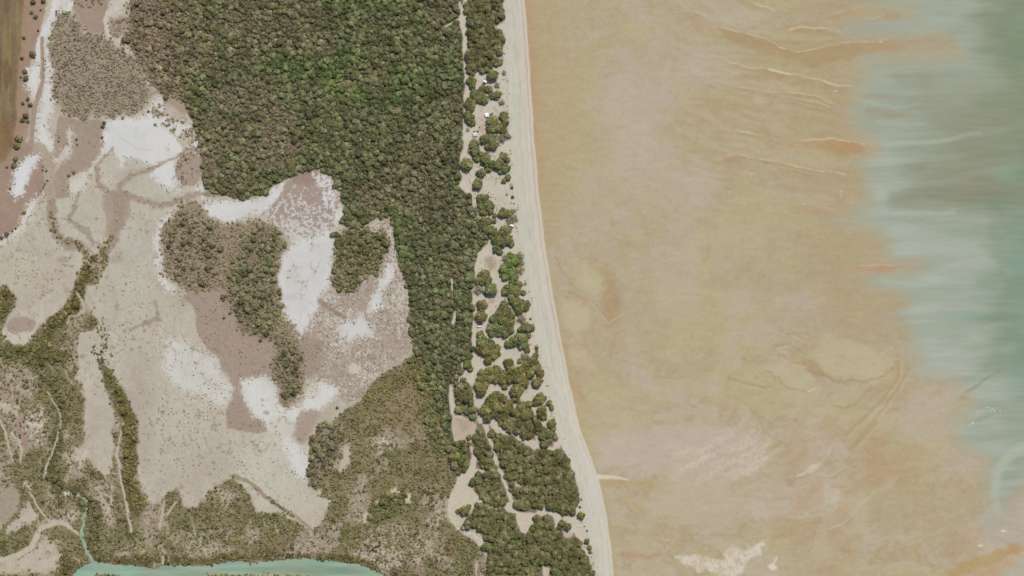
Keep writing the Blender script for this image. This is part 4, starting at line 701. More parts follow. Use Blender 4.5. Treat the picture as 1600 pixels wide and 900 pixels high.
def bush_mesh(name, seed, leaves=60, leaf=.34, top=.95, core=True, spread=.75):
    r = np.random.RandomState(seed); V_, F_, L_ = [], [], []
    for i in range(leaves):
        n = r.randn(3); n[2] = abs(n[2]); n /= np.linalg.norm(n); rad = r.uniform(.55, 1.0)
        c = np.array((n[0] * spread * rad, n[1] * spread * rad, .12 + n[2] * (top - .25) * rad)); m_ = n + r.randn(3) * .6; m_ /= np.linalg.norm(m_)
        t = np.cross(m_, r.randn(3)); t /= np.linalg.norm(t); b = np.cross(m_, t); e = leaf * r.uniform(.5, 1.2); f = e * r.uniform(.45, 1); k = len(V_)
        for sx, sy in ((-1, 0), (0, -.8), (1, 0), (0, .8)): V_.append(tuple(c + t * e * sx + b * f * sy))
        F_.append((k, k + 1, k + 2, k + 3)); L_.append(r.uniform(0, 1))
    if core:
        k = len(V_); N = 7
        for zz, sc_ in ((0, .55), (.35, .62), (.62, .35)):
            for a in range(N): V_.append((sc_ * math.cos(a * 2 * math.pi / N) * r.uniform(.8, 1.2), sc_ * math.sin(a * 2 * math.pi / N) * r.uniform(.8, 1.2), zz * top))
        V_.append((0, 0, .8 * top))
        for lv in range(2):
            for a in range(N): b = (a + 1) % N; F_.append((k + lv * N + a, k + lv * N + b, k + lv * N + N + b, k + lv * N + N + a)); L_.append(.3)
        for a in range(N): F_.append((k + 2 * N + a, k + 2 * N + (a + 1) % N, k + 3 * N)); L_.append(.3)
    return mesh_from(name, V_, F_, L_, M_LEAF)
def tube(V_, F_, p0, p1, r0, r1, N=6):
    p0 = np.array(p0, float); p1 = np.array(p1, float); d = p1 - p0; d /= np.linalg.norm(d); a = np.cross(d, (0.3, .9, .1)); a /= np.linalg.norm(a); b = np.cross(d, a); k = len(V_)
    for p, r in ((p0, r0), (p1, r1)):
        for i in range(N): t = i * 2 * math.pi / N; V_.append(tuple(p + a * r * math.cos(t) + b * r * math.sin(t)))
    for i in range(N): j = (i + 1) % N; F_.append((k + i, k + j, k + N + j, k + N + i))
    F_.append(tuple(k + N + i for i in range(N))); F_.append(tuple(k + i for i in range(N - 1, -1, -1)))
def trunk_mesh(name, seed, h=.75, r0=.075):
    r = np.random.RandomState(seed); V_, F_ = [], []
    tube(V_, F_, (0, 0, -.12), (.03, .02, h * .55), r0, r0 * .7); tube(V_, F_, (.03, .02, h * .52), (.0, .05, h * 1.15), r0 * .7, r0 * .3)
    for i in range(4):
        a = i * 1.57 + r.uniform(-.4, .4); tube(V_, F_, (.02, .02, h * r.uniform(.4, .6)), (.45 * math.cos(a), .45 * math.sin(a), h * r.uniform(1.0, 1.2)), r0 * .5, r0 * .15, 5)
    return mesh_from(name, V_, F_, None, M_BARK)
CROWNS = [crown_mesh('crown', 100 + i, lobes=9 + i % 4, top=1.12 + .08 * (i % 3), leaf=.16) for i in range(6)]
DRY = [crown_mesh('dry_crown', 200 + i, lobes=10, leaves=300, leaf=.11, top=1.1, core=.55, spread=.75) for i in range(2)]
TRUNKS = [trunk_mesh('trunk', 300 + i) for i in range(3)]
BUSH = [bush_mesh('foliage', 400 + i) for i in range(4)]
DRYB = [bush_mesh('dry_foliage', 420 + i, leaves=34, leaf=.24, core=False) for i in range(2)]
STEM = trunk_mesh('stems', 333, .5, .06)

def add_plant(kind, u, v, r, tint, label, group, dry=False, bush=False, cat='tree', hz=1.0):
    e = bpy.data.objects.new(kind, None); COL.objects.link(e); e.empty_display_size = 1
    e.location = (X(u), Y(v), float(zat(u, v)) - .03); e.rotation_euler = (0, 0, rng.uniform(0, 6.28)); rr = r * S * (1.0 if bush else 1.2)
    e.scale = (rr * rng.uniform(.94, 1.06), rr * rng.uniform(.94, 1.06), rr * hz * rng.uniform(.9, 1.1))
    tag(e, label, cat, group)
    if bush: ms = (DRYB if dry else BUSH); cr = bpy.data.objects.new('foliage', ms[rng.randint(len(ms))]); tk = bpy.data.objects.new('stem', STEM)
    else: ms = (DRY if dry else CROWNS); cr = bpy.data.objects.new('crown', ms[rng.randint(len(ms))]); tk = bpy.data.objects.new('trunk', TRUNKS[rng.randint(3)])
    for o in (cr, tk): o.parent = e; COL.objects.link(o)
    cr['tint'] = [float(x) for x in tcol(tint)]
    return cr
# single trees and clumps that can be told apart along the sandy strip: (label, [(u, v, radius, dry?)])
G0 = 'trees of the sandy coastal strip'
CLUMPS = [
 ('round green tree at the beach edge beside the uppermost white caravan', [(770, 118, 8.5)]),
 ('thin grey bush-like tree on the beach edge above the uppermost caravan', [(788, 114, 3.5, 1)]),
 ('grey ragged tree on the sand below right of the uppermost caravan', [(777, 133, 4.5, 1)]),
 ('leafy tree between the track and the uppermost white caravan', [(737, 127, 7), (738, 135, 5)]),
 ('small round tree on sand, left of a touching pair below the uppermost caravan', [(754, 139, 6)]),
 ('small round tree on sand, right of a touching pair below the uppermost caravan', [(764, 140, 5.6)]),
 ('green tree of the little beachside clump between caravan and white gazebo', [(771, 149, 5.6), (778, 148, 5.6), (776, 153.5, 3.5)]),
 ('grey dry tree at the beach edge above the white gazebo clearing', [(784, 160, 4.8, 1)]),
 ('green tree in the slanting clump above left of the white gazebo', [(741, 147, 7), (750, 150, 7.5), (757, 156, 6.8), (746, 155, 5.5), (752, 158, 4.5)]),
 ('dark green tree between the track and the white gazebo clearing', [(735, 162, 8), (735, 171, 6), (731, 179, 6), (735, 185, 8), (738, 191, 5.5)]),
 ('large green tree in the clump below right of the white gazebo', [(770, 190, 9), (768, 201, 8), (778, 198, 8), (787, 181, 7), (790, 190, 6), (786, 201, 7)]),
 ('green tree in the clump right of the pale grey tarpaulin', [(757, 218, 7), (766, 215, 6.5), (770, 227, 8), (763, 229, 5.5), (774, 223, 6)]),
 ('grey sparse tree around the narrow white car by the beach', [(784, 217, 6, 1), (790, 211, 6, 1), (775, 212, 4, 1), (795, 214, 4, 1)]),
 ('tree in the upright clump just below the pale grey tarpaulin', [(742, 226, 8.5), (744, 237, 7.5), (745, 247, 5.5), (735, 236, 4.5, 1)]),
 ('big solitary round tree against the track below the tarpaulin', [(729, 257, 9.8)]),
 ('tree in the drooping clump in the middle of the strip above the wide clearing', [(758, 247, 8.5), (765, 256, 7.5), (763, 264, 6), (755, 253, 5)]),
 ('green tree at the beach edge, upper of two clumps above the wide clearing', [(787, 245, 7), (793, 250, 4.5)]),
 ('green tree at the beach edge, lower of two clumps above the wide clearing', [(780, 257, 8.5), (788, 263, 7.5), (795, 263, 4), (783, 267, 5)]),
 ('small solitary round tree at the left end of the wide clearing', [(752, 271, 6.8)]),
 ('solitary bushy tree in the wide clearing beside the grey log', [(747, 287, 8.5)]),
 ('small tree at the right end of the wide clearing near the beach', [(794, 277, 4.8), (788, 283, 4.2)]),
 ('green tree in the big clump at the lower left of the wide clearing', [(755, 311, 8.5), (752, 321, 7), (763, 322, 8.5), (757, 331, 7), (746, 327, 6.5, 1), (767, 330, 5)]),
 ('tree in the forest fringe bulging towards the caravan by the beach', [(757, 345, 7), (764, 346, 6), (762, 355, 5.5)]),
 ('green tree just above the caravan by the beach', [(786, 332, 8), (794, 334, 6)]),
 ('grey brown sparse tree just above the caravan by the beach', [(802, 330, 4.5, 1), (803, 341, 6.5, 1), (796, 345, 5.5, 1)]),
 ('little dark tree on the sand left of the caravan by the beach', [(773, 337, 3.6), (773, 346, 3)]),
 ('oval green tree below left of the caravan by the beach', [(770, 361, 7), (769, 367, 5)]),
 ('green tree touching the lower side of the caravan by the beach', [(789, 361, 8), (781, 364, 5.5), (795, 359, 5)]),
 ('green tree in the clump second below the caravan by the beach', [(777, 376, 8), (785, 378, 7), (793, 375, 7.5), (798, 381, 5.5), (776, 388, 6), (781, 393, 5), (797, 369, 4, 1)]),
 ('bright green tree in the large beachside clump above the forked tracks', [(805, 406, 9.5), (795, 412, 8), (789, 420, 8), (798, 424, 8.5), (803, 432, 7), (790, 432, 6.5), (801, 440, 5), (785, 428, 5), (797, 401, 6)]),
 ('pale grey dry tree at the beach side of the clump above the forked tracks', [(812, 400, 7, 1), (814, 410, 5.5, 1), (812, 421, 7, 1), (790, 403, 5, 1)]),
 ('tree in the tear-shaped clump inside the fork of the tracks', [(757, 428, 8), (751, 439, 7), (748, 452, 7.5, 1), (762, 438, 7), (768, 452, 9.5), (760, 457, 5)]),
 ('green forest-edge tree pushing into the left side of the forked track', [(735, 434, 8.5)]),
 ('green tree in the beachside clump right of the fork in the tracks', [(796, 452, 8.5), (805, 455, 8.5), (811, 444, 6.5), (818, 457, 4), (790, 455, 6), (800, 463, 6)]),
 ('green tree in the slanting beachside clump below the fork in the tracks', [(808, 472, 8), (817, 475, 7.5), (812, 483, 7), (802, 470, 6), (824, 475, 5.5), (822, 482, 4.5)]),
 ('round tree right of the track, upper of two above the white van', [(753.5, 476, 8)]),
 ('round tree right of the track, lower of two above the white van', [(752, 494, 9.3)]),
 ('green tree in the big wood right of the white van', [(787, 475, 6), (782, 486, 8.5), (792, 488, 9), (799, 492, 6.5), (773, 497, 8), (785, 500, 8.5), (796, 504, 8), (767, 512, 7), (776, 511, 8), (786, 513, 8), (796, 515, 7), (768, 521, 5.5), (779, 520, 6), (790, 521, 6.5)]),
 ('grey brown dry tree near the beach right of the big wood', [(815, 498, 6.5, 1), (818, 504, 4, 1)]),
 ('green tree in the small clump at the beach right of the white van', [(822, 512, 8), (830, 512, 5.5), (814, 514, 5.5)]),
 ('green tree in the ragged beachside clump below right of the white van', [(811, 530, 9.5), (802, 533, 7.5), (795, 537, 6), (820, 529, 6.5), (815, 540, 6), (821, 539, 5.5), (824, 547, 4), (826, 525, 3.5)]),
 ('tree in the large teardrop clump directly below the white van', [(751, 522, 6), (755, 533, 9.5), (766, 537, 9), (750, 545, 7.5), (762, 548, 9.5), (774, 545, 8), (769, 556, 7.5), (763, 563, 6), (777, 553, 5)]),
 ('small round tree left of the track below the teardrop clump', [(731, 569, 7), (735, 576, 4.5)]),
 ('brown dry tree in the clearing by the beach below the teardrop clump', [(820, 557, 6, 1), (826, 560, 4, 1), (812, 564, 4)]),
 ('narrow dark shrubby tree standing alone on the beach edge', [(838.5, 543, 3), (839, 549, 2.6)]),
 ('green tree in the broad band of wood crossing towards the beach', [(755, 583, 8), (765, 580, 7), (775, 577, 7.5), (785, 584, 8), (795, 566, 7.5), (798, 576, 7.5), (806, 581, 7.5), (815, 577, 7.5), (823, 571, 7.5), (833, 564, 8), (838, 574, 8), (845, 582, 6.5), (828, 583, 8), (818, 589, 8), (808, 591, 8), (797, 592, 7), (785, 594, 7), (774, 590, 7.5), (763, 593, 7), (751, 592, 7), (748, 602, 7.5), (757, 603, 8), (820, 598, 7), (808, 600, 6.5), (789, 604, 4.5), (836, 556, 5)]),
 ('dark round tree on the sand just below the broad band of wood', [(839, 597, 8), (845, 595, 4)]),
 ('round tree at the right side of the track below the broad band', [(753, 609, 8.5)]),
 ('green tree in the hanging clump below the broad band of wood', [(808, 611, 9.5), (814, 606, 6), (806, 622, 6.5)]),
 ('round green tree near the beach, top of a chain of three', [(843, 622, 9), (838, 628, 6)]),
 ('slim dark tree beside the topmost of the chain near the beach', [(858, 629, 4.5), (862, 637, 4)]),
 ('round green tree near the beach, middle of a chain of three', [(847, 643, 8.5), (850, 651, 5)]),
 ('dark round tree near the beach, lowest of a chain of three', [(862, 661, 6.8), (865, 669, 4.2)]),
 ('tree in the big round clump right of the lower track', [(768, 630, 10), (758, 640, 9.5), (775, 619, 8.5), (785, 622, 7), (762, 652, 7), (778, 636, 8.5), (772, 645, 7)]),
 ('small tree squeezed between two clumps right of the lower track', [(792, 637, 7), (797, 630, 6)]),
 ('tree at the top of the dense lower wood facing the chain of three', [(816, 634, 9), (825, 632, 6.5), (807, 644, 8), (820, 644, 8)]),
 ('olive tree in the large sand clearing at the lower left of the wood', [(726, 796, 8), (733, 791, 4), (716, 799, 4)]),
 ('lime green tree at the lower left of the wood', [(714, 711, 6)]),
 ('little tree inside the small brown clearing beside the lower track', [(733, 683, 4)]),
 ('round tree at the sea edge below the camp at the lower beach', [(908, 805, 6)]),
 ('dark tree standing apart on the lower beach edge', [(917, 845, 4.2), (921, 855, 3.5), (922, 862, 2.6)]),
]
def split_clump(lab, cuts):
    """break a long clump into stretches that can be named"""
    for i, (l, ts) in enumerate(CLUMPS):
        if l == lab:
            CLUMPS.pop(i)
            for test, nl in cuts:
                sel = [t for t in ts if test(t)]; ts = [t for t in ts if not test(t)]
                CLUMPS.append((nl, sel))
            return
split_clump('green tree in the broad band of wood crossing towards the beach', [(lambda t: t[0] < 770, 'green tree at the track end of the broad band of wood'), (lambda t: t[0] < 800, 'green tree in the middle stretch of the broad band of wood'), (lambda t: t[0] < 822, 'green tree right of the middle of the broad band of wood'), (lambda t: True, 'green tree at the beach end of the broad band of wood')])
split_clump('green tree in the big wood right of the white van', [(lambda t: t[1] < 495, 'green tree in the upper half of the wood right of the white van'), (lambda t: True, 'green tree in the lower half of the wood right of the white van')])
def which(ts):
    """a word that singles out each member of a clump by its place or size; inner ones stay alike"""
    n = len(ts); w = [''] * n
    if n == 1: return w
    if n == 2:
        if max(ts[0][2], ts[1][2]) > 1.25 * min(ts[0][2], ts[1][2]): a = ('larger', 'smaller') if ts[0][2] > ts[1][2] else ('smaller', 'larger')
        elif abs(ts[0][0] - ts[1][0]) > abs(ts[0][1] - ts[1][1]): a = ('left', 'right') if ts[0][0] < ts[1][0] else ('right', 'left')
        else: a = ('upper', 'lower') if ts[0][1] < ts[1][1] else ('lower', 'upper')
        return list(a)
    for word, key, sg in (('leftmost', 0, 1), ('rightmost', 0, -1), ('topmost', 1, 1), ('lowest', 1, -1), ('largest', 2, -1), ('smallest', 2, 1)):
        o = sorted(range(n), key=lambda i: sg * ts[i][key])
        if not w[o[0]] and abs(ts[o[0]][key] - ts[o[1]][key]) > (.3 if key == 2 else .9): w[o[0]] = word
    return [x or 'inner' for x in w]
for label, ts in CLUMPS:
    for t, wd_ in zip(ts, which(ts)):
        u, v, r = t[:3]; dry = len(t) > 3
        base = (140, 128, 106) if dry else ((122, 138, 62) if 'lime' in label else ((104, 113, 66) if 'bright' in label else (107, 106, 69)))
        tn = np.array(base) + rng.uniform(-8, 8) + np.array((rng.uniform(-5, 5), rng.uniform(-3, 6), rng.uniform(-5, 5)))
        if not dry and v > 540: tn += np.array((3, -2, -5))
        add_plant('coastal_tree', u, v, r, tn, (wd_ + ' ' + label).strip(), G0 if len(ts) == 1 else 'trees: ' + label.split(' in the ')[-1].split(' at the ')[-1][:48], dry)
# shrubs that stand alone
SH = [
 ('dark shrub at the top left corner between paddock and salt channel', [(52, 4, 6), (68, 2, 5.5)]), ('dark shrub below the top left pair, on brown mud', [(50, 20, 4), (56, 27, 5)]), ('tiny dark shrub left of the white channel near the top', [(64, 16, 2.5), (60, 48, 2.6)]),
 ('small dark shrub at the paddock edge, upper left', [(38, 59, 4)]), ('grey green shrub beside the salt channel, upper left', [(52, 85, 7.5)]), ('dark reddish shrub at the paddock edge beside the grey green one', [(35, 91, 4.2)]), ('shrub clump touching the left of the roadside salt pan', [(39, 112, 5), (41, 123, 6), (33, 121, 2.6)]),
 ('small shrub on orange soil below the roadside salt pan', [(36, 162, 4), (48, 164, 5), (44, 155, 4)]), ('dark shrub pair at the paddock edge beside the long salt strip', [(41, 181, 6.5), (36, 188, 5.5), (44, 190, 4)]), ('tall olive shrub above the bright lens-shaped pan', [(30, 217, 8), (27, 228, 8)]), ('olive shrub at the upper left of the lens-shaped pan', [(25, 249, 6), (22, 259, 6), (11, 261, 3.2)]),
 ('tiny shrub on the left shore of the lens-shaped pan', [(16, 295, 2.4)]), ('olive shrub on the red mud above the left salt margin', [(38, 332, 4.4)]), ('dark shrub at the left edge on the salt margin', [(11, 366, 4.8), (3, 372, 4.2)]), ('small shrub on the salt margin', [(25, 357, 2.6), (20, 361, 2.2)]),
 ('small dark shrub on the brown mudflat, right of the thin salt strip', [(120, 218, 2.6), (121, 226, 2.4)]), ('olive shrub pair at the top of the pale salt tongue', [(116, 270, 4), (108, 274, 3.6)]), ('tiny shrub left of the thin salt strip', [(92, 221, 2.2), (93, 215, 1.8)]), ('dark shrub at the upper left shore of the large salt pan', [(163, 192, 4), (161, 198, 4.4), (160, 215, 3)]),
 ('dark shrub on the brown mud left of the island tail', [(348, 464, 5.5)]), ('small dark shrub standing on brown mud below the island', [(350, 497, 3), (378, 515, 2.6)]), ('dark round shrub between the island tail and the speckled crust', [(471, 559, 4.4)]), ('dark shrub on the brown mud left of the island tail tip', [(407, 532, 4)]), ('dark slim shrub at the lower right of the white pan', [(527, 637, 3.6)]),
 ('small shrub at the beach edge beside the wide clearing', [(800, 293, 3.4), (801, 308, 3.6)]), ('pale grey shrub on the sand beside the wide clearing', [(792, 304, 3.6, 1)]), ('faint pale shrub on the beach right of the forked tracks', [(821, 443, 4.2, 1)]), ('tiny green shrub on the beach edge below the forked tracks', [(829, 498, 2.6)]), ('small shrub on the lower beach edge above the dark tree', [(917, 829, 2.4), (913, 822, 1.6)]), ('tiny dark shrub in the tarpaulin clearing', [(741, 205.5, 1.8), (746, 205.5, 2), (749, 199, 1.5)]), ('bare grey shrub at the track above the pale grey tarpaulin', [(731, 203, 5, 1)]), ('grey shrub at the lower beach camp', [(908, 780, 3.6, 1), (906, 792, 3)]),
]
for label, ts in SH:
    for t, wd_ in zip(ts, which(ts)):
        dry = len(t) > 3; tn = np.array((140, 128, 110) if dry else ((116, 108, 68) if 'olive' in label else (98, 88, 66))) + rng.uniform(-6, 6)
        add_plant('shrub', t[0], t[1], t[2], tn, (wd_ + ' ' + label).strip(), 'shrubs standing alone', dry, True, 'shrub', 1.1)
PROTO_C = [o for o in bpy.data.objects if o.name.split('.')[0] == 'crown' and o.data in CROWNS]
PROTO_D = [o for o in bpy.data.objects if o.name.split('.')[0] == 'crown' and o.data in DRY]
PROTO_B = [o for o in bpy.data.objects if o.name.split('.')[0] == 'foliage' and o.data in BUSH]
PROTO_DB = [o for o in bpy.data.objects if o.name.split('.')[0] == 'foliage' and o.data in DRYB]
def one_each(objs):
    d = {}
    for o in objs: d.setdefault(o.data.name, o)
    return list(d.values())
PROTO_C, PROTO_D, PROTO_B, PROTO_DB = map(one_each, (PROTO_C, PROTO_D, PROTO_B, PROTO_DB))
PROTO_T = [o for o in bpy.data.objects if o.name.split('.')[0] == 'trunk'][:1]

def scatter(name, label, cat, kind, step, r0, r1, protos, hz=(1, 1), tj=8, trunk=False, dens=None, mixdry=0.0, bright=1.0, seed=1):
    r = np.random.RandomState(seed)
    a = np.arange(-130, 1000, step); b = np.arange(-120, 1020, step * .87)
    A, B = np.meshgrid(a, b); A[1::2] += step / 2
    A = (A + r.uniform(-.48, .48, A.shape) * step).ravel(); B = (B + r.uniform(-.48, .48, B.shape) * step).ravel()
    d = look(VEG[kind] if dens is None else dens, A, B); keep = r.rand(len(A)) < d
    A, B = A[keep], B[keep]; n = len(A)
    t = look(TINT, A, B).astype(float) + r.uniform(-tj, tj, (n, 1)) + r.uniform(-4, 4, (n, 3))
    dr = r.rand(n) < mixdry; t[dr] = t[dr] * .45 + np.array((150, 136, 116)) * .55
    t = tcol(t * bright)
    rad = (r0 + (r1 - r0) * r.uniform(0, 1, n) ** 1.5) * S
    me = bpy.data.meshes.new(name); me.vertices.add(n); me.vertices.foreach_set('co', np.stack([X(A), Y(B), zat(A, B) - .05], 1).astype(np.float32).ravel())
    def attr(nm, ty, key, arr): q = me.attributes.new(nm, ty, 'POINT'); q.data.foreach_set(key, np.ascontiguousarray(arr).ravel())
    attr('tint', 'FLOAT_COLOR', 'color', np.concatenate([t, np.ones((n, 1))], 1).astype(np.float32))
    attr('rot', 'FLOAT_VECTOR', 'vector', np.stack([np.zeros(n), np.zeros(n), r.uniform(0, 6.28, n)], 1).astype(np.float32))
    attr('scl', 'FLOAT_VECTOR', 'vector', np.stack([rad * r.uniform(.88, 1.12, n), rad * r.uniform(.88, 1.12, n), rad * r.uniform(hz[0], hz[1], n)], 1).astype(np.float32))
    attr('pick', 'INT', 'value', r.randint(0, len(protos), n).astype(np.int32))
    me.update(); o = bpy.data.objects.new(name, me); COL.objects.link(o); tag(o, label, cat, None, 'stuff')
    ng = bpy.data.node_groups.new(name + '_scatter', 'GeometryNodeTree'); ng.interface.new_socket('Geometry', in_out='INPUT', socket_type='NodeSocketGeometry'); ng.interface.new_socket('Geometry', in_out='OUTPUT', socket_type='NodeSocketGeometry')
    N = ng.nodes; L = ng.links; gi = N.new('NodeGroupInput'); go = N.new('NodeGroupOutput'); outj = N.new('GeometryNodeJoinGeometry')
    def inst(ps):
        j = N.new('GeometryNodeJoinGeometry')
        for p in ps:
            oi = N.new('GeometryNodeObjectInfo'); oi.inputs['Object'].default_value = p; oi.inputs['As Instance'].default_value = True; oi.transform_space = 'ORIGINAL'; L.new(oi.outputs['Geometry'], j.inputs[0])
        ip = N.new('GeometryNodeInstanceOnPoints'); L.new(gi.outputs[0], ip.inputs['Points']); L.new(j.outputs[0], ip.inputs['Instance']); ip.inputs['Pick Instance'].default_value = True
        def named(nm, ty): q = N.new('GeometryNodeInputNamedAttribute'); q.data_type = ty; q.inputs['Name'].default_value = nm; return q.outputs['Attribute']
        L.new(named('pick', 'INT'), ip.inputs['Instance Index']); L.new(named('rot', 'FLOAT_VECTOR'), ip.inputs['Rotation']); L.new(named('scl', 'FLOAT_VECTOR'), ip.inputs['Scale'])
        L.new(ip.outputs[0], outj.inputs[0])
    inst(protos)
    if trunk: inst(PROTO_T)
    L.new(outj.outputs[0], go.inputs[0]); md = o.modifiers.new('scatter', 'NODES'); md.node_group = ng
    print(name, n); return o
scatter('forest', 'dense green forest canopy filling the top centre', 'forest', 'F', 5.6, 2.4, 6.0, PROTO_C, (.75, 1.3), 17, True, seed=11, mixdry=.05, dens=VEG['F'] * (.55 + .6 * sstep(.4, .6, N14)))
scatter('forest_saplings', 'smaller trees filling the gaps of the forest canopy', 'forest', 'F', 3.7, 1.2, 2.7, PROTO_C + PROTO_D + PROTO_B, (1.0, 1.7), 20, True, seed=17, mixdry=.08, dens=VEG['F'] * (.5 + .5 * sstep(.3, .55, BLOT)))
scatter('forest_undergrowth', 'grey brown undergrowth showing through the forest canopy', 'undergrowth', 'F', 4.6, 1.2, 2.3, PROTO_B + PROTO_DB, (.8, 1.3), 12, False, seed=12, mixdry=.10)
scatter('coastal_wood', 'dense dark green coastal wood between sand clearings at the lower centre', 'wood', 'W', 6.4, 3.8, 7.4, PROTO_C, (.85, 1.3), 13, True, seed=13, mixdry=.06)
scatter('dry_scrub', 'dry brown scrub of small bushes on the upper left and the island', 'scrub', 'S', 2.7, 1.0, 3.2, PROTO_B + PROTO_DB + PROTO_DB, (.6, 1.2), 16, False, seed=14, mixdry=.55, bright=1.07)
scatter('mangrove_scrub', 'low olive brown mangrove scrub across the bottom left and centre', 'mangroves', 'M', 2.6, 1.0, 3.1, PROTO_B + PROTO_DB[:1], (.7, 1.5), 16, False, seed=15, mixdry=.22)
scatter('saltmarsh_tufts', 'tiny dark saltmarsh tufts dotted over the mudflats', 'saltmarsh', 'D', 2.5, .4, 1.55, PROTO_B + PROTO_DB, (.5, 1.0), 16, False, seed=16, bright=.95, mixdry=.2)

# ------------------------------------------------------------------ camps
def obj(name, V_, F_, mat, parent, bevel=0.0):
    me = bpy.data.meshes.new(name); bm = bmesh.new()
    vs2 = [bm.verts.new(p) for p in V_]
    for f in F_: bm.faces.new([vs2[i] for i in f])
    bmesh.ops.recalc_face_normals(bm, faces=bm.faces)
    if bevel: bmesh.ops.bevel(bm, geom=list(bm.edges), offset=bevel, segments=2, affect='EDGES', profile=.6)
    bm.to_mesh(me); bm.free(); me.materials.append(mat)
    o = bpy.data.objects.new(name, me); COL.objects.link(o); o.parent = parent; return o
def boxg(x0, x1, y0, y1, z0, z1, tx=0, ty=0):
    V_ = [(x0, y0, z0), (x1, y0, z0), (x1, y1, z0), (x0, y1, z0), (x0 + tx, y0 + ty, z1), (x1 - tx, y0 + ty, z1), (x1 - tx, y1 - ty, z1), (x0 + tx, y1 - ty, z1)]
    return V_, [(0, 1, 2, 3), (4, 5, 6, 7), (0, 1, 5, 4), (1, 2, 6, 5), (2, 3, 7, 6), (3, 0, 4, 7)]
def prism(prof, y0, y1, inset=0.0):
    n = len(prof); V_ = [(x, y0 + inset * max(0, z - 1.0), z) for x, z in prof] + [(x, y1 - inset * max(0, z - 1.0), z) for x, z in prof]
    return V_, [tuple(range(n)), tuple(range(2 * n - 1, n - 1, -1))] + [(i, (i + 1) % n, n + (i + 1) % n, n + i) for i in range(n)]
def root(name, u, v, ang, label, cat, group=None):
    e = bpy.data.objects.new(name, None); COL.objects.link(e); e.location = (X(u), Y(v), float(zat(u, v)) + .0); e.rotation_euler = (0, 0, math.radians(ang)); tag(e, label, cat, group); return e
def wheel(parent, x, y, r=.38, w=.24):
    V_, F_ = [], []; tube(V_, F_, (x, y - w / 2, r), (x, y + w / 2, r), r, r, 14); t = obj('wheel', V_, F_, M_TYRE, parent)
    V_, F_ = [], []; sy = 1 if y > 0 else -1; tube(V_, F_, (x, y + sy * (w / 2 - .05), r), (x, y + sy * (w / 2 + .015), r), r * .6, r * .55, 10); obj('rim', V_, F_, M_RIM, t)
def car(u, v, ang, label, paint_m, van=False):
    e = root('parked_van' if van else 'parked_car', u, v, ang, label, 'van' if van else 'car', 'camp vehicles')
    if van: L, W, prof = 2.7, 1.0, [(-2.7, .35), (2.7, .35), (2.7, .95), (2.15, 1.15), (1.45, 2.05), (1.1, 2.2), (-2.5, 2.25), (-2.7, 2.1)]
    else: L, W, prof = 2.45, .95, [(-2.45, .4), (2.45, .4), (2.45, .95), (2.3, 1.08), (1.25, 1.15), (.55, 1.72), (.3, 1.8), (-2.1, 1.82), (-2.35, 1.6), (-2.45, 1.1)]
    obj('body', *prism(prof, -W, W, .12), paint_m, e, .05)
    H = 2.2 if van else 1.8
    if van: ws = [(2.13, -.82, 1.2), (2.13, .82, 1.2), (1.5, .76, 2.02), (1.5, -.76, 2.02)]
    else: ws = [(1.24, -.82, 1.18), (1.24, .82, 1.18), (.6, .76, 1.70), (.6, -.76, 1.70)]
    off = np.array((.035, 0, .035)); V_ = [tuple(np.array(p) + off) for p in ws] + [tuple(np.array(p) - off * .3) for p in ws]
    obj('windscreen', V_, [(0, 1, 2, 3), (7, 6, 5, 4), (0, 1, 5, 4), (1, 2, 6, 5), (2, 3, 7, 6), (3, 0, 4, 7)], M_GLASS, e)
    for sy in (-1, 1):
        yy = sy * (W - .03); obj('side_window', *boxg(-1.7, 1.0 if van else .4, min(yy, yy + sy * .04), max(yy, yy + sy * .04), 1.25, H - .25, .12), M_GLASS, e)
        obj('headlight', *boxg(L - .04, L + .03, sy * .62 - .16, sy * .62 + .16, .72, .9), M_LAMP, e); obj('tail_light', *boxg(-L - .03, -L + .05, sy * .7 - .1, sy * .7 + .1, .8, 1.15), M_RED, e)
        obj('mirror', *boxg(.75, .9, sy * (W + .02) - .1 + sy * .1, sy * (W + .02) + .1 + sy * .1, 1.12, 1.3), paint_m, e)
        for x in (-1.5, 1.5): wheel(e, x, sy * (W - .1))
    obj('bumper', *boxg(L - .05, L + .12, -.85, .85, .42, .66), M_DARKC, e); obj('rear_bumper', *boxg(-L - .12, -L + .05, -.85, .85, .42, .66), M_DARKC, e)
    for x in (-1.6, -.7, .1): obj('roof_bar', *boxg(x, x + .06, -.72, .72, H + .06, H + .12), M_DARKC, e)
    obj('roof_box' if van else 'spare_wheel_cover', *(boxg(-1.0, -.2, -.35, .35, 2.27, 2.42, .05, .05) if van else boxg(-2.62, -2.42, -.3, .3, .8, 1.4)), paint_m if van else M_TYRE, e)
    return e
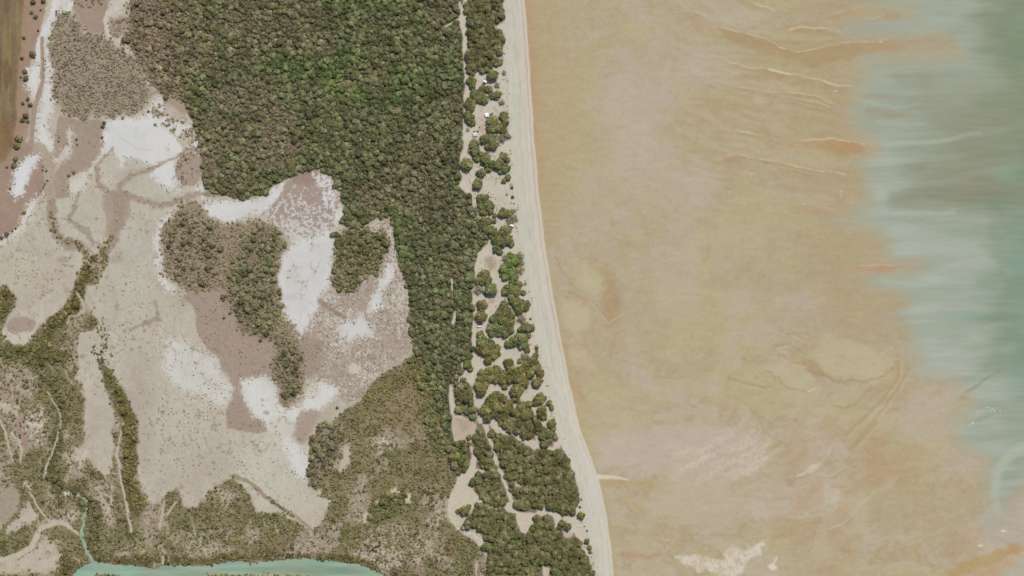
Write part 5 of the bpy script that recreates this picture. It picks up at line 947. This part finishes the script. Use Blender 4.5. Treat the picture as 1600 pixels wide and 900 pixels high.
def caravan(u, v, ang, label, awn=-1):
    e = root('caravan', u, v, ang, label, 'caravan', 'camp vehicles')
    prof = [(-2.5, .55), (2.1, .55), (2.5, 1.0), (2.55, 1.6), (2.2, 2.45), (1.9, 2.6), (-2.2, 2.6), (-2.5, 2.4)]
    obj('body', *prism(prof, -1.12, 1.12, .02), M_WHITE, e, .06)
    for x in (-1.2, .9): h = obj('roof_hatch', *boxg(x - .35, x + .35, -.35, .35, 2.6, 2.74, .05, .05), M_TARP, e)
    for sy in (-1, 1):
        for x in (-1.5, .6): obj('window', *boxg(x, x + .9, min(sy * 1.09, sy * 1.14), max(sy * 1.09, sy * 1.14), 1.4, 2.0), M_GLASS, e)
        for x in (-.45, .35): wheel(e, x, sy * 1.0, .34)
    d = obj('door', *boxg(-.3, .35, awn * 1.14 - .02, awn * 1.14 + .02, .65, 2.3), M_TARP, e); obj('handle', *boxg(.22, .3, awn * 1.17 - .02, awn * 1.17 + .02, 1.35, 1.45), M_POLE, d)
    obj('awning', [(-2.2, awn * 1.14, 2.45), (2.0, awn * 1.14, 2.45), (2.0, awn * 2.7, 2.1), (-2.2, awn * 2.7, 2.1), (-2.2, awn * 1.14, 2.41), (2.0, awn * 1.14, 2.41), (2.0, awn * 2.7, 2.06), (-2.2, awn * 2.7, 2.06)], boxg(0, 1, 0, 1, 0, 1)[1], M_DARKT, e)
    for x in (-2.15, 1.95): V_, F_ = [], []; tube(V_, F_, (x, awn * 2.65, 0), (x, awn * 2.65, 2.08), .03, .03); obj('awning_pole', V_, F_, M_POLE, e)
    V_, F_ = [], []; tube(V_, F_, (2.3, .6, .5), (3.5, 0, .5), .05, .05); tube(V_, F_, (2.3, -.6, .5), (3.5, 0, .5), .05, .05); tube(V_, F_, (3.35, 0, .0), (3.35, 0, .75), .05, .05); obj('drawbar', V_, F_, M_DARKC, e)
    obj('gas_box', *boxg(2.58, 2.95, -.35, .35, .55, 1.1), M_WHITE, e, .03)
def shelter(kind, u, v, ang, label, w, d, mat, peak, h=2.2):
    e = root(kind, u, v, ang, label, 'gazebo' if kind == 'gazebo' else 'tarpaulin', None); V_, F_ = [], []
    N = 8
    for lay in (0, -.03):
        for j in range(N + 1):
            for i in range(N + 1):
                a, b = i / N * 2 - 1, j / N * 2 - 1
                z = h + peak * (1 - max(abs(a), abs(b))) if kind == 'gazebo' else h + peak * (1 - abs(b)) - .18 * (1 - a * a) * abs(b)
                V_.append((a * w / 2, b * d / 2, z + lay))
    M_ = (N + 1) ** 2
    for j in range(N):
        for i in range(N):
            q = j * (N + 1) + i; F_.append((q, q + 1, q + N + 2, q + N + 1)); F_.append((M_ + q, M_ + q + N + 1, M_ + q + N + 2, M_ + q + 1))
    obj('canopy', V_, F_, mat, e)
    for sx in (-1, 1):
        for sy in (-1, 1):
            V_, F_ = [], []; tube(V_, F_, (sx * w * .48, sy * d * .48, -.1), (sx * w * .48, sy * d * .48, h - .02), .035, .03); obj('pole', V_, F_, M_POLE, e)
    if kind == 'gazebo':
        for sx, sy in ((1, 0), (-1, 0), (0, 1), (0, -1)):
            obj('valance', *(boxg(sx * w / 2 - .015, sx * w / 2 + .015, -d / 2 + .03, d / 2 - .03, h - .3, h - .035) if sx else boxg(-w / 2 + .03, w / 2 - .03, sy * d / 2 - .015, sy * d / 2 + .015, h - .3, h - .035)), mat, e)
    else:
        for sx in (-1, 1):
            for sy in (-1, 1):
                V_, F_ = [], []; tube(V_, F_, (sx * w * .49, sy * d * .49, h - .02), (sx * (w * .5 + 1.0), sy * (d * .5 + .8), .02), .012, .012, 4); obj('guy_rope', V_, F_, M_POLE, e)
caravan(758, 127.6, -20, 'white caravan with dark awning, uppermost on the strip beside a round tree')
shelter('gazebo', 760.6, 180, 16, 'white square gazebo beside a dark car in a sand clearing', 4.7, 4.7, M_CANV, .8, 2.5)
car(768.2, 178, 33, 'dark grey car parked just right of the white gazebo', M_DARKC)
shelter('tarpaulin_shelter', 742.8, 210.5, 8, 'pale grey tarpaulin shelter on the sand below the white gazebo', 5.2, 4.4, M_TARP, .35, 2.6)
car(779, 211, -88, 'narrow white car under grey trees near the beach', M_WHITE)
caravan(800, 352.4, -20, 'white caravan squeezed between tree clumps beside the beach')
car(748.8, 510, 178, 'white van parked beside the track below a round tree', M_WHITE, True)
car(901.8, 787.5, 105, 'white car at the small camp on the lower beach edge', M_WHITE)
shelter('tarpaulin_shelter', 897.6, 782.5, 20, 'small charcoal tarpaulin at the lower beach camp', 2.8, 2.4, M_DARKT, .3, 2.0)
# log
V_, F_ = [], []; tube(V_, F_, (-3.2, 0, .35), (-.5, .12, .38), .42, .36, 9); tube(V_, F_, (-.5, .12, .38), (3.1, -.1, .3), .36, .2, 9); tube(V_, F_, (.6, .1, .4), (1.7, .9, .7), .13, .05); tube(V_, F_, (-1.2, 0, .5), (-.9, -.9, .6), .12, .05)
me = bpy.data.meshes.new('fallen_log'); me.from_pydata(V_, [], F_); me.materials.append(M_LOG); lo_ = bpy.data.objects.new('fallen_log', me); COL.objects.link(lo_); lo_.location = (X(734.3), Y(284), float(zat(734.3, 284))); lo_.rotation_euler = (0, 0, math.radians(-78)); tag(lo_, 'weathered grey log lying on the sand in the wide clearing', 'log')
# foam
V_, F_ = [], []; r = np.random.RandomState(5)
def fleck(u, v, a, b, rot):
    k = len(V_); N = 9
    for i in range(N):
        t = i * 2 * math.pi / N; q = r.uniform(.7, 1.2); x, y = a * q * math.cos(t), b * q * math.sin(t); V_.append((X(u) + x * math.cos(rot) - y * math.sin(rot), Y(v) + x * math.sin(rot) + y * math.cos(rot), -.30 + r.uniform(0, .02)))
    V_.append((X(u), Y(v), -.22))
    for i in range(N): F_.append((k + i, k + (i + 1) % N, k + N))
for (cu, cv, su, sv, n) in [(1548, 640, 12, 5, 9), (1515, 660, 5, 4, 3), (1381, 23, 2, 1, 2), (1378, 66, 2, 1, 2), (1304, 142, 4, 2, 2), (1350, 224, 2, 1, 1), (1394, 543, 2, 2, 2), (1567, 829, 3, 1, 3)]:
    for i in range(n): fleck(cu + r.randn() * su * .6, cv + r.randn() * sv * .6, r.uniform(.3, .8), r.uniform(.15, .4), r.uniform(-.4, .4))
me = bpy.data.meshes.new('sea_foam'); me.from_pydata(V_, [], F_); me.materials.append(M_FOAM); fo = bpy.data.objects.new('sea_foam', me); COL.objects.link(fo); tag(fo, 'white foam flecks on the tips of the sandbars', 'foam', None, 'stuff')
